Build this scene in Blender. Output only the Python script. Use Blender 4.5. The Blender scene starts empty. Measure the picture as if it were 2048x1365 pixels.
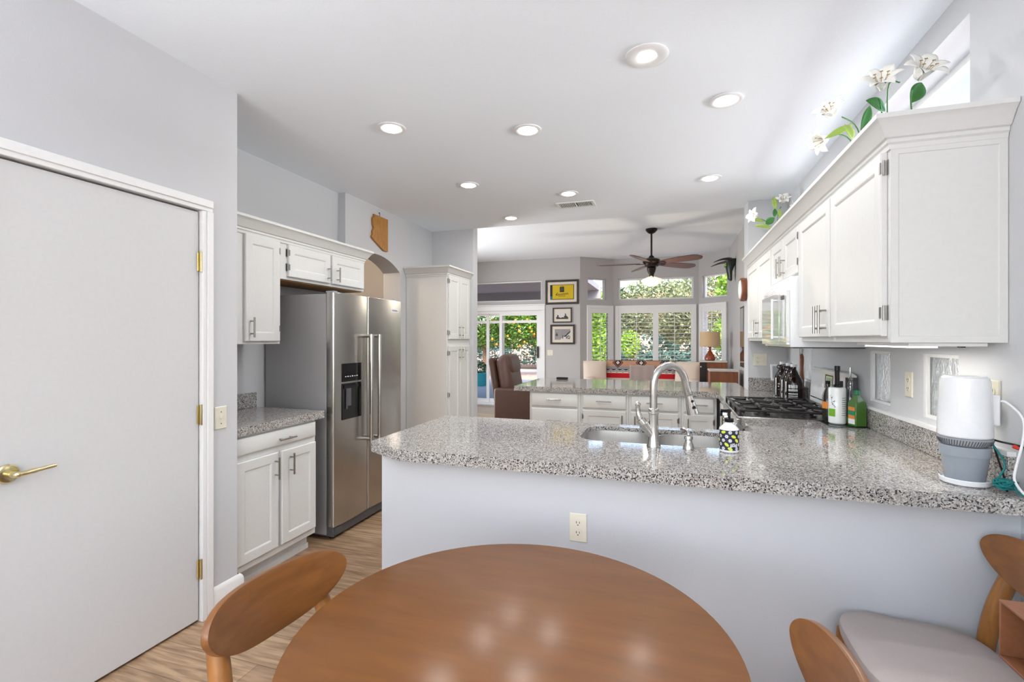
import bpy, bmesh, math, random
from mathutils import Vector, Matrix
V = Vector
PI = math.pi
SC = bpy.context.scene
COL = SC.collection
rnd = random.Random(7)

# ------------------------------------------------------------------ camera
F_PX, YAW, V0, CAM_H = 959.0, 18.0, 680.0, 1.395
cd = bpy.data.cameras.new('camera')
cam = bpy.data.objects.new('camera', cd)
COL.objects.link(cam)
cam.location = (0, 0, CAM_H)
cam.rotation_euler = (math.radians(90), 0, math.radians(YAW))
cd.sensor_width = 36.0
cd.lens = 36.0 * F_PX / 2048.0
cd.shift_y = -(682.5 - V0) / 2048.0
cd.clip_start = 0.02
cd.clip_end = 300
SC.camera = cam

# ------------------------------------------------------------------ sky, sun, exposure
SC.view_settings.view_transform = 'Standard'
SC.view_settings.look = 'None'
SC.view_settings.gamma = 1.0
SC.view_settings.use_curve_mapping = False
SC.view_settings.exposure = 0.17
SC.cycles.caustics_reflective = False
SC.cycles.caustics_refractive = False
w = bpy.data.worlds.new('sky')
SC.world = w
w.use_nodes = True
wn = w.node_tree.nodes
wl_ = w.node_tree.links
for n in list(wn):
    wn.remove(n)
sky = wn.new('ShaderNodeTexSky')
sky.sky_type = 'NISHITA'
sky.sun_disc = False
sky.sun_elevation = math.radians(46)
sky.sun_rotation = math.radians(160)
sky.altitude = 400
sky.air_density = 1.0
sky.dust_density = 4.0
sky.ozone_density = 1.0
bg = wn.new('ShaderNodeBackground')
bg.inputs['Strength'].default_value = 0.72
wo = wn.new('ShaderNodeOutputWorld')
wl_.new(sky.outputs[0], bg.inputs[0])
wl_.new(bg.outputs[0], wo.inputs[0])


def light(name, kind, loc, energy, color=(1, 1, 1), rot=(0, 0, 0), **kw):
    d = bpy.data.lights.new(name, kind)
    d.energy = energy
    d.color = color
    for k, v in kw.items():
        setattr(d, k, v)
    o = bpy.data.objects.new(name, d)
    o.location = loc
    o.rotation_euler = rot
    COL.objects.link(o)
    return o


sun = light('sun', 'SUN', (0, 0, 20), 2.0, (1, .95, .87), angle=math.radians(0.6))
sun.rotation_euler = V((-.30, .62, -.72)).to_track_quat('-Z', 'Y').to_euler()
# daylight entering through the breakfast-nook windows behind the camera and the far bay
# (nook lamps added at unseen windows, aimed up to brighten the ceiling)
light('nook_window_daylight', 'AREA', (-.75, -1.90, 1.45), 46, (.88, .94, 1.0), (math.radians(158), 0, 0), shape='RECTANGLE', size=1.8, size_y=1.0)
light('nook_side_daylight', 'AREA', (-2.15, -1.0, 1.45), 82, (.88, .95, 1.0), (0, math.radians(-148), 0), shape='RECTANGLE', size=1.0, size_y=1.3)
for nm, loc, rot, sx, sy in (('bay_portal', (-.25, 10.20, 1.6), (math.radians(-90), 0, 0), 2.6, 2.3), ('patio_door_portal', (-3.4, 9.70, 1.35), (math.radians(-90), 0, 0), 2.1, 2.6)):
    p_ = light(nm, 'AREA', loc, 1, (1, 1, 1), rot, shape='RECTANGLE', size=sx, size_y=sy)
    p_.data.cycles.is_portal = True
fam_fill = light('family_fill_light', 'AREA', (-5.05, 7.1, 1.30), 150, (.94, .97, 1.0), shape='RECTANGLE', size=2.0, size_y=1.4)  # added fill lamp on the unseen side wall, brightens the family room
fam_fill.rotation_euler = V((.86, -.42, -.06)).to_track_quat('-Z', 'Z').to_euler()
light('clerestory_fill_light', 'AREA', (5.0, 3.6, 1.8), 330, (.93, .97, 1.0), (0, math.radians(98), 0), shape='RECTANGLE', size=.6, size_y=3.4)  # added fill lamp outside, below the sight line, lifts the kitchen ceiling
light('hallway_lamp', 'POINT', (-3.55, 3.9, 2.45), 22, (1, .80, .58), shadow_soft_size=.12)

# ------------------------------------------------------------------ materials
def S(r, g, b):
    f = lambda c: (c / 255 / 12.92) if c / 255 <= .04045 else ((c / 255 + .055) / 1.055) ** 2.4
    return (f(r), f(g), f(b), 1)


def new_mat(name):
    m = bpy.data.materials.new(name)
    m.use_nodes = True
    nt = m.node_tree
    b = nt.nodes['Principled BSDF']
    return m, nt, b


def N(nt, t, **kw):
    n = nt.nodes.new(t)
    for k, v in kw.items():
        if k in n.inputs:
            n.inputs[k].default_value = v
        else:
            setattr(n, k, v)
    return n


def coords(nt, scale=(1, 1, 1)):
    tc = N(nt, 'ShaderNodeTexCoord')
    mp = N(nt, 'ShaderNodeMapping')
    mp.inputs['Scale'].default_value = scale
    nt.links.new(tc.outputs['Object'], mp.inputs[0])
    return mp.outputs[0]


def ramp(nt, fac, stops, interp='LINEAR'):
    r = N(nt, 'ShaderNodeValToRGB')
    cr = r.color_ramp
    cr.interpolation = interp
    while len(cr.elements) < len(stops):
        cr.elements.new(.5)
    for e, (p, c) in zip(cr.elements, stops):
        e.position = p
        e.color = c
    nt.links.new(fac, r.inputs[0])
    return r.outputs[0]


def bump(nt, b, h, strength=.2, dist=.002):
    n = N(nt, 'ShaderNodeBump')
    n.inputs['Strength'].default_value = strength
    n.inputs['Distance'].default_value = dist
    nt.links.new(h, n.inputs['Height'])
    nt.links.new(n.outputs[0], b.inputs['Normal'])


def mat(name, col, rough=.5, metal=0.0, noise=0.0, nscale=60, spec=.5, bmp=0.0, coat=0.0, trans=0.0, emit=None, estr=0.0, ior=1.45):
    m, nt, b = new_mat(name)
    b.inputs['Base Color'].default_value = col
    b.inputs['Roughness'].default_value = rough
    b.inputs['Metallic'].default_value = metal
    b.inputs['Specular IOR Level'].default_value = spec
    b.inputs['Coat Weight'].default_value = coat
    b.inputs['Transmission Weight'].default_value = trans
    b.inputs['IOR'].default_value = ior
    if emit:
        b.inputs['Emission Color'].default_value = emit
        b.inputs['Emission Strength'].default_value = estr
    co = coords(nt)
    nz = N(nt, 'ShaderNodeTexNoise')
    nz.inputs['Scale'].default_value = nscale
    nz.inputs['Detail'].default_value = 4
    nt.links.new(co, nz.inputs['Vector'])
    k = max(noise, .015)
    lo = tuple(c * (1 - k) for c in col[:3]) + (1,)
    hi = tuple(min(1, c * (1 + k)) for c in col[:3]) + (1,)
    nt.links.new(ramp(nt, nz.outputs[0], [(.3, lo), (.7, hi)]), b.inputs['Base Color'])
    if bmp:
        bump(nt, b, nz.outputs[0], bmp, .003)
    return m


def wood(name, dark, light_, rough=.35, scale=(1, 1, 1), grain=9, coat=0.0):
    m, nt, b = new_mat(name)
    co = coords(nt, scale)
    nz = N(nt, 'ShaderNodeTexNoise')
    nz.inputs['Scale'].default_value = grain
    nz.inputs['Detail'].default_value = 6
    nz.inputs['Roughness'].default_value = .6
    nz.inputs['Distortion'].default_value = .4
    nt.links.new(co, nz.inputs['Vector'])
    nt.links.new(ramp(nt, nz.outputs[0], [(.30, dark), (.70, light_)]), b.inputs['Base Color'])
    b.inputs['Roughness'].default_value = rough
    b.inputs['Coat Weight'].default_value = coat
    b.inputs['Coat Roughness'].default_value = .15
    bump(nt, b, nz.outputs[0], .08, .001)
    return m


def m_floor():
    m, nt, b = new_mat('plank_floor')
    co = coords(nt)
    br = N(nt, 'ShaderNodeTexBrick')
    br.offset = .37
    br.inputs['Scale'].default_value = 1.0
    br.inputs['Brick Width'].default_value = 1.22
    br.inputs['Row Height'].default_value = .18
    br.inputs['Mortar Size'].default_value = .0012
    br.inputs['Color1'].default_value = S(164, 133, 105)
    br.inputs['Color2'].default_value = S(190, 160, 128)
    br.inputs['Mortar'].default_value = S(95, 75, 58)
    nt.links.new(co, br.inputs['Vector'])
    co2 = coords(nt, (1.2, 14, 1))
    nz = N(nt, 'ShaderNodeTexNoise')
    nz.inputs['Scale'].default_value = 3.5
    nz.inputs['Detail'].default_value = 7
    nz.inputs['Distortion'].default_value = .6
    nt.links.new(co2, nz.inputs['Vector'])
    mx = N(nt, 'ShaderNodeMix', data_type='RGBA', blend_type='MULTIPLY')
    mx.inputs[0].default_value = .85
    nt.links.new(br.outputs['Color'], mx.inputs[6])
    nt.links.new(ramp(nt, nz.outputs[0], [(.3, S(150, 135, 118)), (.62, (1, 1, 1, 1))]), mx.inputs[7])
    nt.links.new(mx.outputs[2], b.inputs['Base Color'])
    b.inputs['Roughness'].default_value = .28
    bump(nt, b, nz.outputs[0], .06, .001)
    return m


def m_granite(name='speckled_granite', lift=1.0):
    m, nt, b = new_mat(name)
    co = coords(nt)
    vo = N(nt, 'ShaderNodeTexVoronoi')
    vo.inputs['Scale'].default_value = 245
    nt.links.new(co, vo.inputs['Vector'])
    sep = N(nt, 'ShaderNodeSeparateColor')
    nt.links.new(vo.outputs['Color'], sep.inputs[0])
    g = lambda v, t=0: S(v + t, v, v - t)
    c1 = ramp(nt, sep.outputs[0], [(0, S(46, 45, 50)), (.15, S(116, 112, 110)), (.30, S(164, 160, 156)), (.62, S(194, 191, 188)), (.86, S(160, 152, 143))], 'CONSTANT')
    nt.links.new(c1, b.inputs['Base Color'])
    b.inputs['Roughness'].default_value = .07
    b.inputs['Specular IOR Level'].default_value = .75
    return m


def m_glass(name='window_glass', tint=(1, 1, 1, 1), gloss=.0):
    m = bpy.data.materials.new(name)
    m.use_nodes = True
    nt = m.node_tree
    nt.nodes.remove(nt.nodes['Principled BSDF'])
    out = nt.nodes['Material Output']
    tr = N(nt, 'ShaderNodeBsdfTransparent')
    tr.inputs[0].default_value = tint
    gl = N(nt, 'ShaderNodeBsdfGlossy')
    gl.inputs['Roughness'].default_value = .02
    lw = N(nt, 'ShaderNodeLayerWeight')
    lw.inputs['Blend'].default_value = .12
    mth = N(nt, 'ShaderNodeMath', operation='MULTIPLY_ADD')
    mth.inputs[1].default_value = .4 + gloss
    mth.inputs[2].default_value = gloss * .5
    nt.links.new(lw.outputs['Fresnel'], mth.inputs[0])
    mx = N(nt, 'ShaderNodeMixShader')
    nt.links.new(mth.outputs[0], mx.inputs[0])
    nt.links.new(tr.outputs[0], mx.inputs[1])
    nt.links.new(gl.outputs[0], mx.inputs[2])
    nt.links.new(mx.outputs[0], out.inputs[0])
    return m


def m_steel(name, col, rough, sc=(1, 1, 60)):
    m, nt, b = new_mat(name)
    b.inputs['Metallic'].default_value = 1
    co = coords(nt, sc)
    nz = N(nt, 'ShaderNodeTexNoise')
    nz.inputs['Scale'].default_value = 12
    nt.links.new(co, nz.inputs['Vector'])
    lo = tuple(c * .93 for c in col[:3]) + (1,)
    nt.links.new(ramp(nt, nz.outputs[0], [(.3, lo), (.7, col)]), b.inputs['Base Color'])
    b.inputs['Roughness'].default_value = rough
    return m


M = {}
M['wall'] = mat('cool_grey_wall_paint', S(203, 204, 206), .85, bmp=.12, nscale=220, spec=.25)
M['wall_white'] = mat('pale_peninsula_paint', S(198, 200, 204), .8, bmp=.15, nscale=200, spec=.25)
M['ceil'] = mat('white_ceiling_paint', S(240, 245, 250), .9, bmp=.1, nscale=150, spec=.2)
M['fam_wall'] = mat('warm_grey_wall_paint', S(186, 184, 183), .85, bmp=.1, nscale=200, spec=.25)
M['tan_wall'] = mat('tan_hallway_paint', S(176, 134, 98), .85, bmp=.1, nscale=200, spec=.2)
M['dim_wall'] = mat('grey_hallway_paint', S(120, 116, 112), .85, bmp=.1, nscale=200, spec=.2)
M['trim'] = mat('white_trim_paint', S(234, 234, 233), .35, spec=.4)
M['door'] = mat('white_door_paint', S(210, 210, 210), .4, spec=.4)
M['cab'] = mat('white_cabinet_paint', S(216, 216, 213), .42, spec=.35)
M['cab_in'] = mat('raw_cabinet_underside', S(150, 110, 62), .6, noise=.15, nscale=12)
M['floor'] = m_floor()
M['granite'] = m_granite()
M['chrome'] = m_steel('brushed_nickel', S(196, 194, 190), .22)
M['pull'] = m_steel('nickel_bar_pull', S(168, 165, 158), .25)
M['steel'] = m_steel('stainless_door', S(182, 180, 177), .25, (1, 1, .6))
M['sinksteel'] = m_steel('sink_steel', S(226, 225, 223), .36, (30, 1, 1))
M['fr_side'] = mat('grey_fridge_side', S(160, 159, 160), .42, metal=.2)
M['fr_dark'] = mat('dark_grey_plastic', S(82, 82, 86), .4)
M['brass'] = mat('polished_brass', S(226, 212, 164), .16, metal=1)
M['black'] = mat('black_gloss', S(14, 14, 16), .12)
M['blackm'] = mat('black_matte', S(24, 23, 24), .5)
M['iron'] = mat('cast_iron_grate', S(34, 31, 32), .38, bmp=.1, nscale=300)
M['white'] = mat('white_plastic', S(232, 232, 234), .3)
M['whitegloss'] = mat('white_enamel', S(236, 238, 240), .12, coat=.5)
M['almond'] = mat('almond_plastic', S(226, 221, 203), .35)
M['slot'] = mat('dark_slot', S(50, 44, 38), .6)
M['glass'] = m_glass()
M['tglass'] = m_glass('tinted_glass_tray', (.80, .90, .88, 1), .2)
M['clearglass'] = m_glass('clear_bottle_glass', (.86, .88, .90, 1), .35)
M['greenglass'] = mat('green_bottle_glass', S(62, 104, 34), .06, coat=.4)
M['brownglass'] = mat('dark_brown_glass', S(30, 17, 13), .08, coat=.15)
M['darkglass'] = mat('dark_oil_glass', S(38, 34, 24), .08)
M['table'] = wood('walnut_stain_table', S(106, 63, 21), S(121, 74, 28), .5, (1.0, 5, 5), 4, .42)
_tb = M['table'].node_tree.nodes['Principled BSDF']
_tb.inputs['Specular IOR Level'].default_value = .2
_tb.inputs['Coat Roughness'].default_value = .23
M['chair'] = wood('walnut_stain_chair', S(112, 68, 30), S(134, 85, 40), .38, (7, 1.2, 7), 5, .2)
M['chairleg'] = wood('chair_leg_wood', S(138, 88, 40), S(168, 114, 57), .4, (8, 8, 1), 6)
M['seat'] = mat('taupe_seat_fabric', S(182, 172, 168), .9, noise=.06, nscale=600, spec=.1)
M['leather_box'] = mat('tan_leather', S(128, 82, 54), .5, noise=.08, nscale=90, bmp=.1)
M['leather_in'] = mat('dark_tan_leather', S(98, 60, 40), .55, noise=.08, nscale=90)
M['leather'] = mat('dark_brown_leather', S(92, 66, 58), .38, noise=.12, nscale=14, bmp=.3)
M['leather2'] = mat('brown_leather_side', S(78, 52, 40), .42, noise=.08, nscale=20, bmp=.1)
M['lamp_on'] = mat('lit_lamp_lens', (1, 1, 1, 1), .5, emit=(1, .985, .95, 1), estr=9)
M['led_on'] = mat('lit_undercabinet_lens', (1, 1, 1, 1), .5, emit=(1, .97, .9, 1), estr=2.2)
M['fanlamp'] = mat('lit_frosted_shade', (1, .97, .9, 1), .5, emit=(1, .86, .66, 1), estr=.62)
M['bronze'] = mat('oil_rubbed_bronze', S(48, 38, 32), .4, metal=.6)
M['blade'] = wood('dark_fan_blade', S(70, 42, 34), S(96, 60, 46), .35, (2, 2, 2), 8)
M['frame'] = wood('dark_picture_frame', S(38, 27, 22), S(54, 40, 33), .4, (4, 4, 4), 8)
M['mat_board'] = mat('cream_mat_board', S(222, 212, 198), .8)
M['yellow'] = mat('yellow_print', S(206, 178, 22), .7)
M['ink'] = mat('dark_print_ink', S(40, 34, 22), .7)
M['teal_ink'] = mat('teal_print', S(46, 110, 128), .7)
M['photo'] = mat('grey_photo_print', S(150, 145, 146), .7, noise=.1, nscale=40)
M['photo_d'] = mat('dark_photo_print', S(70, 64, 64), .7, noise=.2, nscale=60)
M['photo_l'] = mat('pale_photo_print', S(214, 210, 206), .7)
M['azwood'] = wood('honey_board', S(158, 104, 40), S(188, 134, 58), .45, (6, 6, 2), 7)
M['sofa'] = mat('cream_upholstery', S(222, 206, 192), .9, noise=.05, nscale=200, spec=.1)
M['throw'] = mat('grey_throw_knit', S(170, 156, 152), .95, noise=.1, nscale=300, spec=.1)
M['walnut'] = wood('walnut_cabinet', S(116, 64, 38), S(150, 90, 56), .4, (3, 3, .6), 7)
M['cab_dark'] = mat('dark_cabinet_side', S(38, 30, 28), .4)
M['stone_top'] = mat('pale_stone_top', S(214, 208, 204), .3)
M['lampwood'] = wood('turned_wood_lamp', S(120, 52, 24), S(168, 84, 42), .25, (2, 2, .5), 9, .4)
M['shade'] = mat('tan_lamp_shade', S(206, 178, 142), .9, noise=.04, nscale=300)
M['skull'] = mat('dark_green_carving', S(38, 50, 42), .3, noise=.35, nscale=40, bmp=.3)
M['horn'] = mat('dark_horn', S(54, 46, 44), .35)
M['petal'] = mat('white_lily_petal', S(240, 239, 232), .6, noise=.02)
M['stamen'] = mat('lily_stamen', S(150, 120, 60), .7)
M['leaf'] = mat('lily_leaf', S(58, 120, 52), .5, noise=.15, nscale=30)
M['leaf2'] = mat('pale_lily_leaf', S(158, 184, 88), .5, noise=.12, nscale=30)
M['grey_pot'] = mat('blue_grey_plastic', S(150, 158, 166), .25, coat=.3)
M['grey_ring'] = mat('vent_grey_plastic', S(158, 162, 168), .4)
M['teal_cord'] = mat('teal_rubber', S(14, 112, 112), .5)
M['red'] = mat('red_plastic', S(206, 60, 36), .4)
M['olive_lbl'] = mat('white_bottle_label', S(228, 232, 232), .25, coat=.3)
M['lbl_green'] = mat('green_label', S(112, 168, 40), .5)
M['cap_green'] = mat('green_cap', S(32, 120, 84), .4)
M['lbl_yellow'] = mat('yellow_label', S(218, 226, 70), .5)
M['lbl_orange'] = mat('orange_label', S(206, 128, 50), .5)
M['print_navy'] = mat('navy_print', S(38, 40, 62), .5)
M['print_blue'] = mat('blue_print', S(60, 72, 160), .5)
M['print_white'] = mat('white_print', S(222, 222, 226), .5)
M['lcd'] = mat('pale_display', S(196, 212, 176), .3)
M['hinge'] = m_steel('cabinet_hinge', S(150, 148, 142), .35)
# outdoors
M['leaf_tree'] = mat('citrus_leaf', S(84, 122, 40), .45, noise=.35, nscale=1.7)
M['leaf_bright'] = mat('bright_shrub_leaf', S(136, 176, 62), .5, noise=.3, nscale=1.7)
M['leaf_olive'] = mat('olive_leaf', S(132, 142, 104), .6, noise=.3, nscale=1.7)
M['leaf_dark'] = mat('cypress_leaf', S(62, 98, 66), .6, noise=.3, nscale=2)
M['bark'] = mat('tree_bark', S(112, 92, 76), .9, noise=.2, nscale=20, bmp=.4)
M['orange'] = mat('orange_fruit', S(236, 140, 36), .4)
M['gravel'] = mat('pink_desert_gravel', S(196, 160, 140), .95, noise=.3, nscale=9, bmp=.4)
M['concrete'] = mat('patio_concrete', S(132, 136, 142), .8, noise=.08, nscale=6)
M['curb'] = mat('white_curb', S(228, 224, 218), .8)
M['iron_fence'] = mat('dark_green_iron', S(44, 58, 56), .5)
M['stucco'] = mat('tan_stucco', S(222, 190, 160), .9, bmp=.3, nscale=90)
M['tile'] = mat('terracotta_roof', S(206, 142, 112), .85, noise=.18, nscale=14, bmp=.5)
M['patio_roof'] = mat('grey_patio_soffit', S(158, 156, 160), .8)
M['teal_pot'] = mat('teal_glaze', S(52, 140, 148), .25)
M['hedge_blue'] = mat('shaded_hedge_leaf', S(84, 116, 104), .6, noise=.3, nscale=2)


def m_block_glass():
    m, nt, b = new_mat('textured_block_glass')
    co = coords(nt, (1, 5, 2.2))
    nz = N(nt, 'ShaderNodeTexNoise')
    nz.inputs['Scale'].default_value = 7
    nz.inputs['Distortion'].default_value = 2.5
    nz.inputs['Detail'].default_value = 3
    nt.links.new(co, nz.inputs['Vector'])
    b.inputs['Base Color'].default_value = (.93, .97, .95, 1)
    b.inputs['Transmission Weight'].default_value = .75
    b.inputs['Roughness'].default_value = .12
    b.inputs['IOR'].default_value = 1.3
    bump(nt, b, nz.outputs[0], 1.0, .03)
    return m


M['block'] = m_block_glass()


def m_blanket():
    m, nt, b = new_mat('patterned_wool_blanket')
    tc = N(nt, 'ShaderNodeTexCoord')
    sp = N(nt, 'ShaderNodeSeparateXYZ')
    nt.links.new(tc.outputs['Object'], sp.inputs[0])
    pp = N(nt, 'ShaderNodeMath', operation='PINGPONG')
    pp.inputs[1].default_value = .055
    nt.links.new(sp.outputs[0], pp.inputs[0])
    ad = N(nt, 'ShaderNodeMath', operation='MULTIPLY_ADD')
    ad.inputs[1].default_value = .45
    nt.links.new(pp.outputs[0], ad.inputs[0])
    nt.links.new(sp.outputs[2], ad.inputs[2])
    # zones by height above the sofa (local z 0 .. .5), zigzag only in the middle band
    base = ramp(nt, sp.outputs[2], [(0, S(34, 36, 48)), (.06, S(206, 196, 188)), (.10, S(190, 22, 30)), (.19, S(214, 206, 198)), (.205, S(40, 38, 46)), (.262, S(140, 138, 144)), (.315, S(186, 142, 112)), (.42, S(120, 84, 76))], 'CONSTANT')
    zig = ramp(nt, ad.outputs[0], [(0, (0, 0, 0, 1)), (.222, (1, 1, 1, 1)), (.236, (0, 0, 0, 1)), (.247, (1, 1, 1, 1)), (.258, (0, 0, 0, 1))], 'CONSTANT')
    mx = N(nt, 'ShaderNodeMix', data_type='RGBA')
    nt.links.new(zig, mx.inputs[0])
    nt.links.new(base, mx.inputs[6])
    mx.inputs[7].default_value = S(214, 206, 198)
    # dark stepped medallions in the upper band
    p2 = N(nt, 'ShaderNodeMath', operation='PINGPONG')
    p2.inputs[1].default_value = .21
    nt.links.new(sp.outputs[0], p2.inputs[0])
    a1 = N(nt, 'ShaderNodeMath', operation='ABSOLUTE')
    s1 = N(nt, 'ShaderNodeMath', operation='SUBTRACT')
    s1.inputs[1].default_value = .385
    nt.links.new(sp.outputs[2], s1.inputs[0])
    nt.links.new(s1.outputs[0], a1.inputs[0])
    a2 = N(nt, 'ShaderNodeMath', operation='ADD')
    nt.links.new(a1.outputs[0], a2.inputs[0])
    nt.links.new(p2.outputs[0], a2.inputs[1])
    med = ramp(nt, a2.outputs[0], [(0, S(206, 190, 176)), (.035, S(38, 34, 40)), (.065, S(150, 90, 80)), (.085, S(44, 40, 46)), (.10, (0, 0, 0, 0))], 'CONSTANT')
    lt = N(nt, 'ShaderNodeMath', operation='LESS_THAN')
    lt.inputs[1].default_value = .10
    nt.links.new(a2.outputs[0], lt.inputs[0])
    m2 = N(nt, 'ShaderNodeMix', data_type='RGBA')
    nt.links.new(lt.outputs[0], m2.inputs[0])
    nt.links.new(mx.outputs[2], m2.inputs[6])
    nt.links.new(med, m2.inputs[7])
    nt.links.new(m2.outputs[2], b.inputs['Base Color'])
    b.inputs['Roughness'].default_value = .95
    return m


M['blanket'] = m_blanket()

# ------------------------------------------------------------------ mesh helpers
def bm_():
    return bmesh.new()


def box(bm, x0, x1, y0, y1, z0, z1):
    vs = [bm.verts.new((x, y, z)) for z in (z0, z1) for y in (y0, y1) for x in (x0, x1)]
    for f in ((0, 2, 3, 1), (4, 5, 7, 6), (0, 1, 5, 4), (2, 6, 7, 3), (0, 4, 6, 2), (1, 3, 7, 5)):
        bm.faces.new([vs[i] for i in f])
    return vs


class Fr:
    """local frame: a along u, b up, c outward along n"""
    def __init__(s, o, u, n):
        s.o, s.u, s.n = V(o), V(u), V(n)

    def p(s, a, b, c):
        return s.o + s.u * a + V((0, 0, 1)) * b + s.n * c


def fbox(bm, fr, a0, a1, b0, b1, c0, c1):
    vs = [bm.verts.new(fr.p(a, b, c)) for c in (c0, c1) for b in (b0, b1) for a in (a0, a1)]
    for f in ((0, 2, 3, 1), (4, 5, 7, 6), (0, 1, 5, 4), (2, 6, 7, 3), (0, 4, 6, 2), (1, 3, 7, 5)):
        bm.faces.new([vs[i] for i in f])


def fframe(bm, fr, a0, a1, b0, b1, t, c0, c1, tb=None, tt=None):
    tb = t if tb is None else tb
    tt = t if tt is None else tt
    fbox(bm, fr, a0, a0 + t, b0, b1, c0, c1)
    fbox(bm, fr, a1 - t, a1, b0, b1, c0, c1)
    fbox(bm, fr, a0 + t, a1 - t, b0, b0 + tb, c0, c1)
    fbox(bm, fr, a0 + t, a1 - t, b1 - tt, b1, c0, c1)


def frings(bm, fr, a0, a1, b0, b1, rings):
    """nested rectangles (inset, depth): a panelled slab"""
    prev = None
    for k, (i, c) in enumerate(rings):
        cur = [bm.verts.new(fr.p(a, b, c)) for a, b in ((a0 + i, b0 + i), (a1 - i, b0 + i), (a1 - i, b1 - i), (a0 + i, b1 - i))]
        if prev is None:
            bm.faces.new(cur[::-1])
        else:
            for j in range(4):
                bm.faces.new((prev[j], prev[(j + 1) % 4], cur[(j + 1) % 4], cur[j]))
        prev = cur
    bm.faces.new(prev)


def ring_pts(c, axis, r, n, ref=None):
    axis = V(axis).normalized()
    ref = V(ref) if ref is not None else (V((0, 0, 1)) if abs(axis.z) < .9 else V((1, 0, 0)))
    s = axis.cross(ref).normalized()
    t = s.cross(axis).normalized()
    return [V(c) + (s * math.cos(2 * PI * i / n) + t * math.sin(2 * PI * i / n)) * r for i in range(n)]


def tube(bm, pts, r, n=10, cap=True, closed=False):
    pts = [V(p) for p in pts]
    rs = r if isinstance(r, (list, tuple)) else [r] * len(pts)
    rings = []
    ref = None
    for i, p in enumerate(pts):
        if closed:
            d = pts[(i + 1) % len(pts)] - pts[i - 1]
        else:
            d = pts[min(i + 1, len(pts) - 1)] - pts[max(i - 1, 0)]
        d.normalize()
        if ref is None:
            ref = V((0, 0, 1)) if abs(d.z) < .9 else V((1, 0, 0))
        s = d.cross(ref).normalized()
        t = s.cross(d).normalized()
        ref = t
        rings.append([bm.verts.new(p + (s * math.cos(2 * PI * k / n) + t * math.sin(2 * PI * k / n)) * rs[i]) for k in range(n)])
    m = len(rings)
    for i in range(m if closed else m - 1):
        a, b = rings[i], rings[(i + 1) % m]
        for k in range(n):
            bm.faces.new((a[k], a[(k + 1) % n], b[(k + 1) % n], b[k]))
    if cap and not closed:
        bm.faces.new(rings[0][::-1])
        bm.faces.new(rings[-1])


def smooth_path(pts, per=6):
    pts = [V(p) for p in pts]
    out = []
    for i in range(len(pts) - 1):
        p0, p1, p2, p3 = pts[max(i - 1, 0)], pts[i], pts[i + 1], pts[min(i + 2, len(pts) - 1)]
        for k in range(per):
            t = k / per
            out.append(.5 * ((2 * p1) + (p2 - p0) * t + (2 * p0 - 5 * p1 + 4 * p2 - p3) * t * t + (3 * p1 - p0 - 3 * p2 + p3) * t ** 3))
    out.append(pts[-1])
    return out


def lathe(bm, prof, c=(0, 0, 0), n=32, axis='z', cap=True):
    """prof: (r, h) list"""
    c = V(c)
    rings = []
    for r, h in prof:
        ring = []
        for k in range(n):
            a = 2 * PI * k / n
            x, y = r * math.cos(a), r * math.sin(a)
            q = {'z': (x, y, h), 'x': (h, x, y), 'y': (x, h, y)}[axis]
            ring.append(bm.verts.new(c + V(q)))
        rings.append(ring)
    for a, b in zip(rings, rings[1:]):
        for k in range(n):
            bm.faces.new((a[k], a[(k + 1) % n], b[(k + 1) % n], b[k]))
    if cap:
        bm.faces.new(rings[0][::-1])
        bm.faces.new(rings[-1])


def poly_slab(bm, outer, z0, z1, holes=(), pm=None):
    """extruded polygon with holes; pm maps (x,y,z)->3D"""
    pm = pm or (lambda x, y, z: (x, y, z))
    for z, flip in ((z1, False), (z0, True)):
        edges = []
        for loop in [outer] + list(holes):
            vs = [bm.verts.new(pm(x, y, z)) for x, y in loop]
            for i in range(len(vs)):
                edges.append(bm.edges.new((vs[i], vs[(i + 1) % len(vs)])))
        bmesh.ops.triangle_fill(bm, use_beauty=True, edges=edges)
    for loop in [outer] + list(holes):
        for i in range(len(loop)):
            p, q = loop[i], loop[(i + 1) % len(loop)]
            bm.faces.new([bm.verts.new(pm(*t)) for t in ((p[0], p[1], z0), (q[0], q[1], z0), (q[0], q[1], z1), (p[0], p[1], z1))])
    bmesh.ops.remove_doubles(bm, verts=bm.verts, dist=1e-5)


def rrect(x0, x1, y0, y1, r, n=6):
    out = []
    for cx, cy, a0 in ((x1 - r, y1 - r, 0), (x0 + r, y1 - r, 90), (x0 + r, y0 + r, 180), (x1 - r, y0 + r, 270)):
        for k in range(n + 1):
            a = math.radians(a0 + 90 * k / n)
            out.append((cx + r * math.cos(a), cy + r * math.sin(a)))
    return out


def rounded_box(bm, x0, x1, y0, y1, z0, z1, r, seg=4):
    b2 = bmesh.new()
    box(b2, x0, x1, y0, y1, z0, z1)
    bmesh.ops.bevel(b2, geom=list(b2.edges), offset=r, segments=seg, profile=.5, affect='EDGES', clamp_overlap=True)
    me = bpy.data.meshes.new('tmp')
    b2.to_mesh(me)
    b2.free()
    bm.from_mesh(me)
    bpy.data.meshes.remove(me)


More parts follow.
